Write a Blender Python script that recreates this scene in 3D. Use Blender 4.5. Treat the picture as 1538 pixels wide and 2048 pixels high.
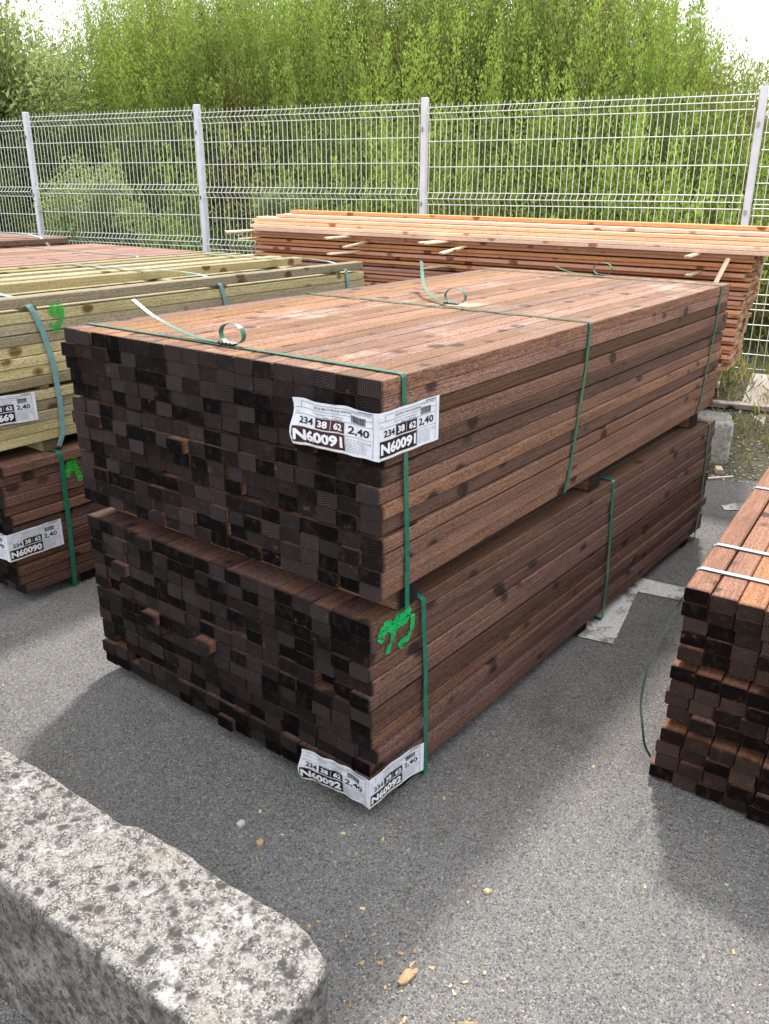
import bpy, math, random
import numpy as np
from mathutils import Vector, noise

R = math.radians
SC = bpy.context.scene
for o in list(bpy.data.objects):
    bpy.data.objects.remove(o)

# ------------------------------------------------------------ camera, sky, sun, exposure
cam_d = bpy.data.cameras.new('camera')
cam = bpy.data.objects.new('camera', cam_d)
SC.collection.objects.link(cam)
cam_d.sensor_fit = 'VERTICAL'
cam_d.sensor_height = 36.0
cam_d.sensor_width = 27.04
cam_d.lens = 29.81
cam_d.clip_start = 0.05
cam_d.clip_end = 500
from mathutils import Matrix
rx, ux, fx = Vector((.6060, -.7955, .0036)), Vector((.2849, .2213, .9327)), Vector((.7427, .5641, -.3607))
cam.matrix_world = Matrix(((rx.x, ux.x, -fx.x, -1.379), (rx.y, ux.y, -fx.y, -1.057),
                           (rx.z, ux.z, -fx.z, 1.517), (0, 0, 0, 1)))
SC.camera = cam
SUN_EL, SUN_X, SUN_Y = R(52), .93, .36
W = bpy.data.worlds.new('World')
SC.world = W
W.use_nodes = True
wt = W.node_tree
wt.nodes.clear()
sky = wt.nodes.new('ShaderNodeTexSky')
sky.sky_type = 'NISHITA'
sky.sun_disc = False
sky.sun_elevation = SUN_EL
sky.sun_rotation = math.atan2(SUN_X, SUN_Y)
sky.air_density = 1.0
sky.dust_density = 3.0
mixw = wt.nodes.new('ShaderNodeMix'); mixw.data_type = 'RGBA'
mixw.inputs[0].default_value = .72            # thin bright cloud over the whole sky
mixw.inputs[7].default_value = (9.0, 8.9, 8.75, 1)
bg = wt.nodes.new('ShaderNodeBackground'); bg.inputs[1].default_value = .148
wo = wt.nodes.new('ShaderNodeOutputWorld')
wt.links.new(sky.outputs[0], mixw.inputs[6])
wt.links.new(mixw.outputs[2], bg.inputs[0])
wt.links.new(bg.outputs[0], wo.inputs[0])
sd = bpy.data.lights.new('sun', 'SUN')
sd.energy = 2.7
sd.angle = R(5)
sd.color = (1.0, .94, .85)
sun = bpy.data.objects.new('sun', sd)
SC.collection.objects.link(sun)
tosun = Vector((SUN_X * math.cos(SUN_EL), SUN_Y * math.cos(SUN_EL), math.sin(SUN_EL)))
sun.rotation_euler = tosun.to_track_quat('Z', 'Y').to_euler()
sun.location = (6, 4, 8)
SC.view_settings.view_transform = 'Standard'
SC.view_settings.look = 'None'
SC.view_settings.exposure = 0.85
SC.view_settings.gamma = 1
SC.cycles.max_bounces = 6
SC.cycles.diffuse_bounces = 3
SC.cycles.transparent_max_bounces = 8

COL = SC.collection

# ------------------------------------------------------------ helpers
def tag(o, label=None, cat=None, group=None, kind=None):
    if label: o['label'] = label
    if cat: o['category'] = cat
    if group: o['group'] = group
    if kind: o['kind'] = kind
    return o

def empty(name, loc=(0, 0, 0), rz=0.0):
    o = bpy.data.objects.new(name, None)
    o.location = loc
    o.rotation_euler = (0, 0, rz)
    o.empty_display_size = .1
    COL.objects.link(o)
    return o

class MB:
    """collects polygons with material index, per-vertex wood coordinate and tint"""
    def __init__(s):
        s.v, s.f, s.m, s.wc, s.t = [], [], [], [], []
    def add(s, verts, faces, mi=0, wc=None, tint=(1, .5, .5, 1)):
        b = len(s.v)
        s.v += [tuple(p) for p in verts]
        s.wc += [tuple(p) for p in (wc if wc is not None else verts)]
        s.t += [tint] * len(verts) if not isinstance(tint, list) else tint
        for k, f in enumerate(faces):
            s.f.append([b + i for i in f])
            s.m.append(mi[k] if isinstance(mi, (list, tuple)) else mi)
    def build(s, name, mats, parent=None, smooth=False):
        me = bpy.data.meshes.new(name)
        me.from_pydata(s.v, [], s.f)
        for m in (mats if isinstance(mats, (list, tuple)) else [mats]):
            me.materials.append(m)
        me.polygons.foreach_set('material_index', s.m)
        if smooth:
            me.polygons.foreach_set('use_smooth', [True] * len(s.f))
        a = me.attributes.new('wc', 'FLOAT_VECTOR', 'POINT')
        a.data.foreach_set('vector', np.array(s.wc, dtype=np.float32).ravel())
        a = me.attributes.new('tint', 'FLOAT_COLOR', 'POINT')
        a.data.foreach_set('color', np.array(s.t, dtype=np.float32).ravel())
        me.update()
        o = bpy.data.objects.new(name, me)
        COL.objects.link(o)
        if parent: o.parent = parent
        return o

def board(mb, x0, x1, y0, y1, z0, z1, rng, bev=.0016, bow=0.0, tint=None, nseg=3, lean=(0, 0), wcoff=None, cut=0.0):
    """one sawn length of timber along x, arrises eased, slight bow; end faces take material 1"""
    cy, cz = (y0 + y1) / 2, (z0 + z1) / 2
    hy, hz = (y1 - y0) / 2, (z1 - z0) / 2
    b = bev
    oct_ = [(-hy + b, -hz), (hy - b, -hz), (hy, -hz + b), (hy, hz - b), (hy - b, hz), (-hy + b, hz), (-hy, hz - b), (-hy, -hz + b)]
    k = max(0, 1 - b / hy)
    kz = max(0, 1 - b / hz)
    be = min(b, .0006)
    k = max(0, 1 - be / hy); kz = max(0, 1 - be / hz)
    e2 = min(.014, (x1 - x0) * .1)
    st = [(x0, 1), (x0 + be, 0)] + [(x0 + e2 + (x1 - x0 - 2 * e2) * i / nseg, 0) for i in range(nseg + 1)] + [(x1 - be, 0), (x1, 1)]
    if tint is None:
        tint = (rng.uniform(.0, 1), rng.uniform(0, 1), rng.uniform(0, 1), 1)
    if wcoff is None:
        wcoff = (rng.uniform(0, 40), rng.uniform(-.09, .09), rng.uniform(-.11, .05))
    by, bz = rng.uniform(-1, 1) * bow, rng.uniform(-1, 1) * bow * .5
    V, WC = [], []
    for (x, sh) in st:
        t = (x - x0) / (x1 - x0)
        a = math.sin(math.pi * t)
        oy, oz = by * a + lean[0] * t, bz * a + lean[1] * t
        for (py, pz) in oct_:
            qy, qz = (py * k, pz * kz) if sh else (py, pz)
            V.append((x + (cut * pz if x == x0 else 0), cy + qy + oy, cz + qz + oz))
            WC.append((x + wcoff[0], qy + wcoff[1], qz + wcoff[2]))
    F, M = [], []
    n = len(st)
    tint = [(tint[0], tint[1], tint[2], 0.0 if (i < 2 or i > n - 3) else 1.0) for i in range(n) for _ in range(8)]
    for i in range(n - 1):
        for j in range(8):
            j2 = (j + 1) % 8
            F.append([i * 8 + j, i * 8 + j2, (i + 1) * 8 + j2, (i + 1) * 8 + j][::-1])
            M.append(0)
    F.append(list(range(8))); M.append(1)
    F.append([(n - 1) * 8 + j for j in range(8)][::-1]); M.append(1)
    F[-2] = F[-2][::-1]; F[-1] = F[-1][::-1]
    # orientation: from_pydata normals need pointing out
    mb.add(V, [f[::-1] for f in F], M, WC, tint)

def ribbon(mb, pts, wdir, w, th=.0008, tint=(1, .5, .5, 1), mi=0):
    """flat band along pts; wdir is a vector or a list of vectors across the band"""
    n = len(pts)
    P = [Vector(p) for p in pts]
    V = []
    for i, p in enumerate(P):
        t = (P[min(i + 1, n - 1)] - P[max(i - 1, 0)]).normalized()
        wd = Vector(wdir[i] if isinstance(wdir, list) else wdir).normalized()
        nn = t.cross(wd)
        if nn.length < 1e-6: nn = Vector((0, 0, 1))
        nn.normalize()
        wd = nn.cross(t).normalized()
        for (a, c) in ((-1, -1), (1, -1), (1, 1), (-1, 1)):
            V.append(p + wd * a * w / 2 + nn * c * th / 2)
    F = []
    for i in range(n - 1):
        for j in range(4):
            j2 = (j + 1) % 4
            F.append([i * 4 + j, i * 4 + j2, (i + 1) * 4 + j2, (i + 1) * 4 + j])
    F.append([3, 2, 1, 0]); F.append([(n - 1) * 4 + j for j in range(4)])
    mb.add(V, F, mi, None, tint)

def smooth_path(ctrl, n=8):
    """Catmull-Rom through control points"""
    P = [Vector(c) for c in ctrl]
    P = [2 * P[0] - P[1]] + P + [2 * P[-1] - P[-2]]
    out = []
    for i in range(1, len(P) - 2):
        for k in range(n):
            t = k / n
            a, b, c, d = P[i - 1], P[i], P[i + 1], P[i + 2]
            out.append(.5 * ((2 * b) + (c - a) * t + (2 * a - 5 * b + 4 * c - d) * t * t + (3 * b - a - 3 * c + d) * t ** 3))
    out.append(P[-2])
    return out

def tube(mb, pts, r, sides=5, tint=(1, .5, .5, 1), mi=0, taper=None):
    P = [Vector(p) for p in pts]
    n = len(P)
    V = []
    for i, p in enumerate(P):
        t = (P[min(i + 1, n - 1)] - P[max(i - 1, 0)]).normalized()
        a = Vector((0, 0, 1)) if abs(t.z) < .9 else Vector((1, 0, 0))
        u = t.cross(a).normalized(); v = t.cross(u)
        rr = r if taper is None else r * (1 + (taper - 1) * i / (n - 1))
        for j in range(sides):
            th = 2 * math.pi * (j + .5) / sides
            V.append(p + u * math.cos(th) * rr + v * math.sin(th) * rr)
    F = []
    for i in range(n - 1):
        for j in range(sides):
            j2 = (j + 1) % sides
            F.append([i * sides + j, i * sides + j2, (i + 1) * sides + j2, (i + 1) * sides + j])
    F.append(list(range(sides))[::-1]); F.append([(n - 1) * sides + j for j in range(sides)])
    mb.add(V, F, mi, None, tint)

# ------------------------------------------------------------ node material helpers
def mat_new(name):
    m = bpy.data.materials.new(name)
    m.use_nodes = True
    t = m.node_tree
    t.nodes.clear()
    out = t.nodes.new('ShaderNodeOutputMaterial')
    b = t.nodes.new('ShaderNodeBsdfPrincipled')
    t.links.new(b.outputs[0], out.inputs[0])
    return m, t, b, out

class N:
    def __init__(s, t): s.t = t
    def n(s, typ, **k):
        nd = s.t.nodes.new('ShaderNode' + typ)
        for a, v in k.items(): setattr(nd, a, v)
        return nd
    def l(s, a, b): s.t.links.new(a, b)
    def set(s, sock, v):
        if hasattr(v, 'is_output'): s.l(v, sock)
        else: sock.default_value = v
    def math(s, op, a, b=0.0, c=0.0, clamp=False):
        nd = s.n('Math', operation=op, use_clamp=clamp)
        s.set(nd.inputs[0], a); s.set(nd.inputs[1], b)
        if op in ('MULTIPLY_ADD',): s.set(nd.inputs[2], c)
        return nd.outputs[0]
    def vmul(s, v, sc):
        nd = s.n('VectorMath', operation='MULTIPLY'); s.l(v, nd.inputs[0]); nd.inputs[1].default_value = sc
        return nd.outputs[0]
    def noise(s, v, scale=1.0, detail=2.0, rough=.5):
        nd = s.n('TexNoise'); s.l(v, nd.inputs['Vector'])
        nd.inputs['Scale'].default_value = scale; nd.inputs['Detail'].default_value = detail
        nd.inputs['Roughness'].default_value = rough
        return nd.outputs['Fac']
    def mix(s, f, a, b, typ='MIX'):
        nd = s.n('Mix', data_type='RGBA', blend_type=typ)
        s.set(nd.inputs[0], f); s.set(nd.inputs[6], a if hasattr(a, 'is_output') else (*a, 1)[:4])
        s.set(nd.inputs[7], b if hasattr(b, 'is_output') else (*b, 1)[:4])
        return nd.outputs[2]
    def remap(s, v, a, b, c=0.0, d=1.0):
        nd = s.n('MapRange'); nd.clamp = True
        s.set(nd.inputs[0], v)
        nd.inputs[1].default_value = a; nd.inputs[2].default_value = b
        nd.inputs[3].default_value = c; nd.inputs[4].default_value = d
        return nd.outputs[0]
    def bump(s, h, dist, bsdf, strength=1.0):
        nd = s.n('Bump'); s.set(nd.inputs['Height'], h)
        nd.inputs['Distance'].default_value = dist; nd.inputs['Strength'].default_value = strength
        s.l(nd.outputs[0], bsdf.inputs['Normal'])
        return nd

def wood_mats(name, dark, mid, light, end_dark, end_light, rough=.75, knot=(.02, .01, .008), vmin=.55, vmax=1.45, streak=.5, near_end_dark=0.0, dusty=0.0):
    """returns [side, end] materials; grain is one 3-D ring field cut by the board faces"""
    res = []
    for end in (0, 1):
        m, t, b, _ = mat_new(name + ('_end_grain' if end else ''))
        g = N(t)
        at = g.n('Attribute', attribute_name='wc').outputs['Vector']
        tn = g.n('Attribute', attribute_name='tint').outputs['Color']
        tr = g.n('SeparateColor'); g.l(tn, tr.inputs[0])
        sp = g.n('SeparateXYZ'); g.l(at, sp.inputs[0])
        wob = g.noise(g.vmul(at, (1.6, 9, 9)), 1, 2)
        y2 = g.math('MULTIPLY', sp.outputs[1], sp.outputs[1])
        z2 = g.math('MULTIPLY', sp.outputs[2], sp.outputs[2])
        r = g.math('SQRT', g.math('ADD', y2, z2))
        r = g.math('ADD', r, g.math('MULTIPLY', wob, .045 if not end else .012))
        ring = g.math('SINE', g.math('MULTIPLY', r, 1050 if end else 900))
        ring = g.math('MULTIPLY_ADD', ring, .5, .5)
        if not end:
            vo = g.n('TexVoronoi', feature='F1'); g.l(g.vmul(at, (9.5, 13, 13)), vo.inputs['Vector']); vo.inputs['Scale'].default_value = 1
            vsep = g.n('SeparateColor'); g.l(vo.outputs['Color'], vsep.inputs[0])
            kn = g.math('MULTIPLY', g.math('MULTIPLY', g.remap(vo.outputs['Distance'], .20, .33, 1, 0), g.remap(vsep.outputs[0], .62, .66)), g.remap(g.noise(g.vmul(at, (30, 60, 60)), 1, 3, .7), .3, .5, .6, 1))
            fuzz = g.noise(g.vmul(at, (90, 380, 380)), 1, 3, .7)
            fine = g.noise(g.vmul(at, (5, 260, 260)), 1, 3, .6)
            med = g.noise(g.vmul(at, (1.5, 26, 26)), 1, 3, .6)
            big = g.noise(g.vmul(at, (2.2, 5, 5)), 1, 2)
            c = g.mix(g.remap(med, .15, .60, .25, 1), dark, mid)
            c = g.mix(g.math('MULTIPLY', g.remap(ring, .35, .95), .22), c, light)
            c = g.mix(g.math('MULTIPLY', g.remap(fine, .45, .72), streak), c, light)
            c = g.mix(g.math('MULTIPLY', g.remap(fine, .25, .45, 1, 0), .5), c, dark)
            c = g.mix(g.remap(fuzz, .46, .68, .0, .42), c, light)
            c = g.mix(g.remap(fuzz, .32, .52, .85, .0), c, dark)
            c = g.mix(g.math('MULTIPLY', g.remap(big, .5, .75), .35), c, dark)
            c = g.mix(g.math('MULTIPLY', kn, .95), c, knot)
            if dusty:
                gn = g.n('NewGeometry'); sx = g.n('SeparateXYZ'); g.l(gn.outputs['Normal'], sx.inputs[0])
                oc = g.n('TexCoord').outputs['Object']
                d1 = g.noise(gn.outputs['Position'], 3.2, 5, .7)
                up = g.remap(sx.outputs[2], .8, .95)
                c = g.mix(g.math('MULTIPLY', g.math('MULTIPLY', up, g.remap(d1, .56, .72)), dusty), c, (.50, .44, .40))
                d2 = g.noise(gn.outputs['Position'], 5.1, 4, .6)
                c = g.mix(g.math('MULTIPLY', g.math('MULTIPLY', up, g.remap(d2, .58, .70)), .5), c, (.07, .04, .03))
            if near_end_dark:  # side colour turns darker over the last stretch before each board end
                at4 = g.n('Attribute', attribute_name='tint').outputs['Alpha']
                c = g.mix(g.math('MULTIPLY', g.remap(at4, 0, 1, 1, 0), near_end_dark), c, tuple(x * .22 for x in dark))
            # hue drift towards reddish brown on some boards
            hs = g.n('HueSaturation'); g.l(c, hs.inputs['Color'])
            g.l(g.remap(tr.outputs[1], 0, 1, .488, .508), hs.inputs['Hue'])
            g.l(g.remap(tr.outputs[1], 0, 1, .85, 1.18), hs.inputs['Saturation'])
            g.l(g.remap(tr.outputs[0], 0, 1, vmin, vmax), hs.inputs['Value'])
            g.l(hs.outputs[0], b.inputs['Base Color'])
            saw = g.n('TexWave', wave_type='BANDS', bands_direction='X'); g.l(g.vmul(at, (1, .35, .35)), saw.inputs['Vector'])
            saw.inputs['Scale'].default_value = 75; saw.inputs['Distortion'].default_value = 2.5
            saw.inputs['Detail'].default_value = 1
            sawf = g.math('MULTIPLY', saw.outputs['Fac'], g.remap(tr.outputs[2], .45, .9))
            h = g.math('ADD', g.math('MULTIPLY', fine, .9), g.math('MULTIPLY', sawf, .35))
            h = g.math('ADD', h, g.math('MULTIPLY', ring, .25))
            g.bump(h, .0016, b, .8)
        else:
            blot = g.noise(g.vmul(at, (1, 45, 45)), 1, 3, .6)
            fine = g.noise(g.vmul(at, (1, 900, 900)), 1, 2, .6)
            val = g.math('ADD', g.math('MULTIPLY', g.remap(tr.outputs[2], .25, 1.0), .8), g.math('MULTIPLY', g.remap(blot, .5, .8), .35))
            c = g.mix(val, end_dark, end_light)
            c2 = g.mix(.5, c, (0, 0, 0))
            c3 = g.mix(.45, c, tuple(min(1, x * 2.6) for x in end_light))
            c = g.mix(g.remap(ring, .1, .9), g.mix(.7, c, c2), g.mix(g.math('MULTIPLY', val, .8), c, c3))
            c = g.mix(g.math('MULTIPLY', g.remap(fine, .35, .6, 1, 0), .35), c, (.004, .003, .003))
            c = g.mix(g.math('MULTIPLY', g.remap(blot, .66, .72), g.remap(tr.outputs[1], .55, .9)), c, (end_light[0] * 2.2, end_light[1] * 1.3, end_light[2] * .9))
            g.l(c, b.inputs['Base Color'])
            g.bump(g.math('ADD', g.math('MULTIPLY', ring, .4), fine), .0012, b, .8)
        b.inputs['Roughness'].default_value = rough
        b.inputs['Specular IOR Level'].default_value = .08 if end else .3
        if end: b.inputs['Roughness'].default_value = .95
        res.append(m)
    return res

BR_TOP = wood_mats('brown_timber', (.040, .0175, .011), (.156, .076, .043), (.35, .20, .118), (.0026, .0017, .0017), (.050, .037, .0375), near_end_dark=.9, dusty=.38, vmin=.42, vmax=1.6)
BR_LOW = wood_mats('dark_brown_timber', (.026, .0125, .011), (.108, .054, .040), (.27, .155, .115), (.0024, .0016, .0016), (.044, .033, .0335), near_end_dark=.9)
BR_BACK = wood_mats('weathered_brown_timber', (.09, .045, .03), (.21, .115, .08), (.34, .21, .155), (.02, .012, .012), (.08, .05, .045))
OLIVE = wood_mats('green_treated_timber', (.19, .155, .075), (.40, .34, .185), (.62, .56, .36), (.10, .08, .04), (.26, .2, .1), knot=(.10, .05, .02))
ORANGE = wood_mats('orange_cladding', (.38, .16, .085), (.62, .30, .175), (.78, .48, .32), (.50, .33, .18), (.72, .52, .32), knot=(.16, .05, .02), streak=.35, vmin=.72, vmax=1.2)
PALE = wood_mats('pale_planed_timber', (.50, .28, .17), (.72, .49, .33), (.84, .66, .48), (.5, .3, .14), (.7, .5, .3), knot=(.3, .1, .04), streak=.4)
RIGHTW = wood_mats('posts_timber', (.070, .030, .019), (.19, .088, .054), (.40, .215, .14), (.006, .0036, .003), (.065, .041, .033), near_end_dark=.85)
GREYW = wood_mats('weathered_grey_timber', (.16, .13, .11), (.33, .29, .26), (.55, .5, .46), (.14, .11, .09), (.3, .26, .22))
STICK = wood_mats('spacer_wood', (.6, .47, .3), (.76, .64, .45), (.86, .78, .62), (.5, .36, .2), (.7, .55, .35))

def plain(name, col, rough=.5, spec=.4, noise_amt=.0, scale=30, metal=0.0, bump=0.0):
    m, t, b, _ = mat_new(name)
    g = N(t)
    if noise_amt or bump:
        at = g.n('TexCoord').outputs['Object']
        nz = g.noise(at, scale, 4, .6)
        if noise_amt:
            c = g.mix(g.remap(nz, .3, .7), tuple(x * (1 - noise_amt) for x in col), tuple(min(1, x * (1 + noise_amt)) for x in col))
            g.l(c, b.inputs['Base Color'])
        else:
            b.inputs['Base Color'].default_value = (*col, 1)
        if bump: g.bump(nz, bump, b)
    else:
        b.inputs['Base Color'].default_value = (*col, 1)
    b.inputs['Roughness'].default_value = rough
    b.inputs['Specular IOR Level'].default_value = spec
    b.inputs['Metallic'].default_value = metal
    return m

STRAP = plain('green_strap', (.008, .135, .085), .32, .6, .25, 60)
STRAP_D = plain('dark_green_strap', (.006, .03, .022), .35, .6, .2, 40)
STRAP_B = plain('blue_grey_strap', (.16, .31, .32), .35, .5, .15, 40)
STRAP_L = plain('pale_blue_strap', (.27, .43, .50), .4, .5, .12, 40)
SEAL = plain('metal_seal', (.035, .05, .05), .45, .5, .4, 120, .7)
PAPER = plain('label_paper', (.66, .69, .76), .6, .25, .10, 45)
INK = plain('label_ink', (.012, .010, .012), .45, .3)
INKR = plain('label_ink_faded', (.045, .012, .014), .45, .3, .5, 25)
GREYINK = plain('label_fine_print', (.12, .13, .16), .6, .2)
WHITEP = plain('label_white_figures', (.74, .76, .80), .6, .25)
RUST = plain('label_dirty_edge', (.45, .30, .16), .7, .2)
PAINT = plain('green_marker_paint', (.015, .50, .13), .85, .1, .45, 140)
PAINT_L = plain('bright_green_marker_paint', (.04, .50, .07), .85, .1, .45, 140)
def paint_mat(name, col):
    m, t, b, out = mat_new(name)
    g = N(t)
    oc = g.n('TexCoord').outputs['Object']
    a = g.noise(g.vmul(oc, (60, 60, 420)), 1, 4, .75)
    d = g.noise(oc, 35, 4, .7)
    g.l(g.mix(g.remap(d, .3, .7), tuple(x * .55 for x in col), col), b.inputs['Base Color'])
    b.inputs['Roughness'].default_value = .9; b.inputs['Specular IOR Level'].default_value = .05
    tr = g.n('BsdfTransparent'); mx = g.n('MixShader')
    g.l(g.math('MULTIPLY', g.remap(a, .40, .52), g.remap(d, .26, .44, .35, 1)), mx.inputs[0])
    g.l(tr.outputs[0], mx.inputs[1]); g.l(b.outputs[0], mx.inputs[2]); g.l(mx.outputs[0], out.inputs[0])
    return m
PAINT = paint_mat('green_spray', (.015, .50, .14))
PAINT_L = paint_mat('bright_green_spray', (.04, .50, .07))
FENCE_M = plain('white_coated_steel', (.74, .77, .77), .38, .5, .05, 8)
POST_M = plain('white_post_coating', (.64, .66, .73), .42, .5, .10, 12)

# ------------------------------------------------------------ lettering
_fc = {}
def text_polys(s, bold=0.0):
    key = (s, bold)
    if key not in _fc:
        cu = bpy.data.curves.new('lettering', 'FONT')
        cu.body = s
        cu.size = 1.0
        cu.resolution_u = 2
        cu.offset = bold
        o = bpy.data.objects.new('lettering', cu)
        me = o.to_mesh()
        vs = [(v.co.x, v.co.y) for v in me.vertices]
        fs = [list(p.vertices) for p in me.polygons]
        o.to_mesh_clear()
        bpy.data.objects.remove(o)
        bpy.data.curves.remove(cu)
        _fc[key] = (vs, fs)
    return _fc[key]

def put_text(mb, S, s, u0, u1, v0, v1, off, mi, bold=0.0):
    """lettering stretched into the box u0..u1, v0..v1 of the sheet S(u, v, off)"""
    vs, fs = text_polys(s, bold)
    if not vs: return
    xs = [p[0] for p in vs]; ys = [p[1] for p in vs]
    ax, bx, ay, by = min(xs), max(xs), min(ys), max(ys)
    V = [S(u0 + (x - ax) / (bx - ax) * (u1 - u0), v0 + (y - ay) / (by - ay) * (v1 - v0), off) for (x, y) in vs]
    mb.add(V, fs, mi)

def put_rect(mb, S, u0, u1, v0, v1, off, mi, nu=10, nv=4, edge=None):
    V, F = [], []
    for j in range(nv + 1):
        for i in range(nu + 1):
            V.append(S(u0 + (u1 - u0) * i / nu, v0 + (v1 - v0) * j / nv, off))
    for j in range(nv):
        for i in range(nu):
            a = j * (nu + 1) + i
            F.append([a, a + 1, a + nu + 2, a + nu + 1])
    mb.add(V, F, mi)

def label_sheet(mb, S, number, w=.228, h=.105, red=False, only_from=0.0, seed=1):
    """one printed panel, u to the right, v up"""
    rng = random.Random(seed)
    O1, O2, O3 = .0006, .0011, .0016
    put_rect(mb, S, only_from, w, 0, h, 0, 0, 24, 8)
    U = lambda a: a * w
    Vv = lambda a: a * h
    def rect(a, b, c, d, off, mi, nu=8):
        if b * w <= only_from: return
        put_rect(mb, S, max(U(a), only_from), U(b), Vv(c), Vv(d), off, mi, nu, 2)
    def txt(s, a, b, c, d, off, mi, bold=0.0):
        if U(a) < only_from - .001: return
        put_text(mb, S, s, U(a), U(b), Vv(c), Vv(d), off, mi, bold)
    blk = 2 if red else 1
    rect(.02, .61, .06, .40, O1, blk, 14)                 # number bar
    rect(.27, .61, .43, .66, O1, blk, 8)                  # section bars
    rect(.438, .442, .45, .64, O2, 0, 1)
    txt(number, .035, .585, .11, .36, O3, 4, .045)
    txt('38', .30, .41, .475, .625, O3, 4, .035)
    txt('62', .475, .585, .475, .625, O3, 4, .035)
    txt('234', .08, .245, .475, .62, O2, 1, .025)
    txt('2,40', .65, .89, .43, .62, O2, 1, .02)
    # frame rules
    for (a, b, c) in ((.02, .93, .40), (.02, .93, .67), (.02, .93, .80), (.10, .93, .93)):
        rect(a, b, c, c + .008, O2, 3, 16)
    for (a, c, d) in ((.10, .80, .93), (.93, .04, .93), (.62, .04, .40)):
        rect(a, a + .004, c, d, O2, 3, 1)
    txt('BOIS BRUT PIN VI SP EPI/PAN', .26, .68, .845, .895, O2, 3, .01)
    txt('Composition / conditionnement', .24, .60, .725, .765, O2, 3, .005)
    txt('Vol : 1,323 m3', .36, .58, .665, .715, O2, 3, .008)
    txt('Qte.', .03, .07, .70, .73, O2, 3)
    txt('FCTEN 92 16775en', .68, .90, .895, .925, O2, 3)
    txt('CE', .86, .915, .30, .35, O2, 3, .0)
    # bar code
    x = .675
    while x < .845:
        bw = rng.choice((.004, .006, .009))
        rect(x, x + bw, .695, .845, O2, 1, 1)
        x += bw + rng.choice((.004, .006))
    # fine print as short rows of words
    for i in range(9):
        yy = .34 - i * .033
        x = .64
        while x < .84:
            ln = rng.uniform(.012, .035)
            rect(x, min(.85, x + ln), yy, yy + .008, O2, 3, 1)
            x += ln + .01
    rect(.76, .93, .955, .975, O2, 3, 4)
    # soiled lower margin
    rect(.02, .60, .0, .012, O2, 5, 8)

LABEL_MATS = [PAPER, INK, INKR, GREYINK, WHITEP, RUST]

# ------------------------------------------------------------ timber bundles
def rot2(x, y, a): return x * math.cos(a) - y * math.sin(a), x * math.sin(a) + y * math.cos(a)

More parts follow.
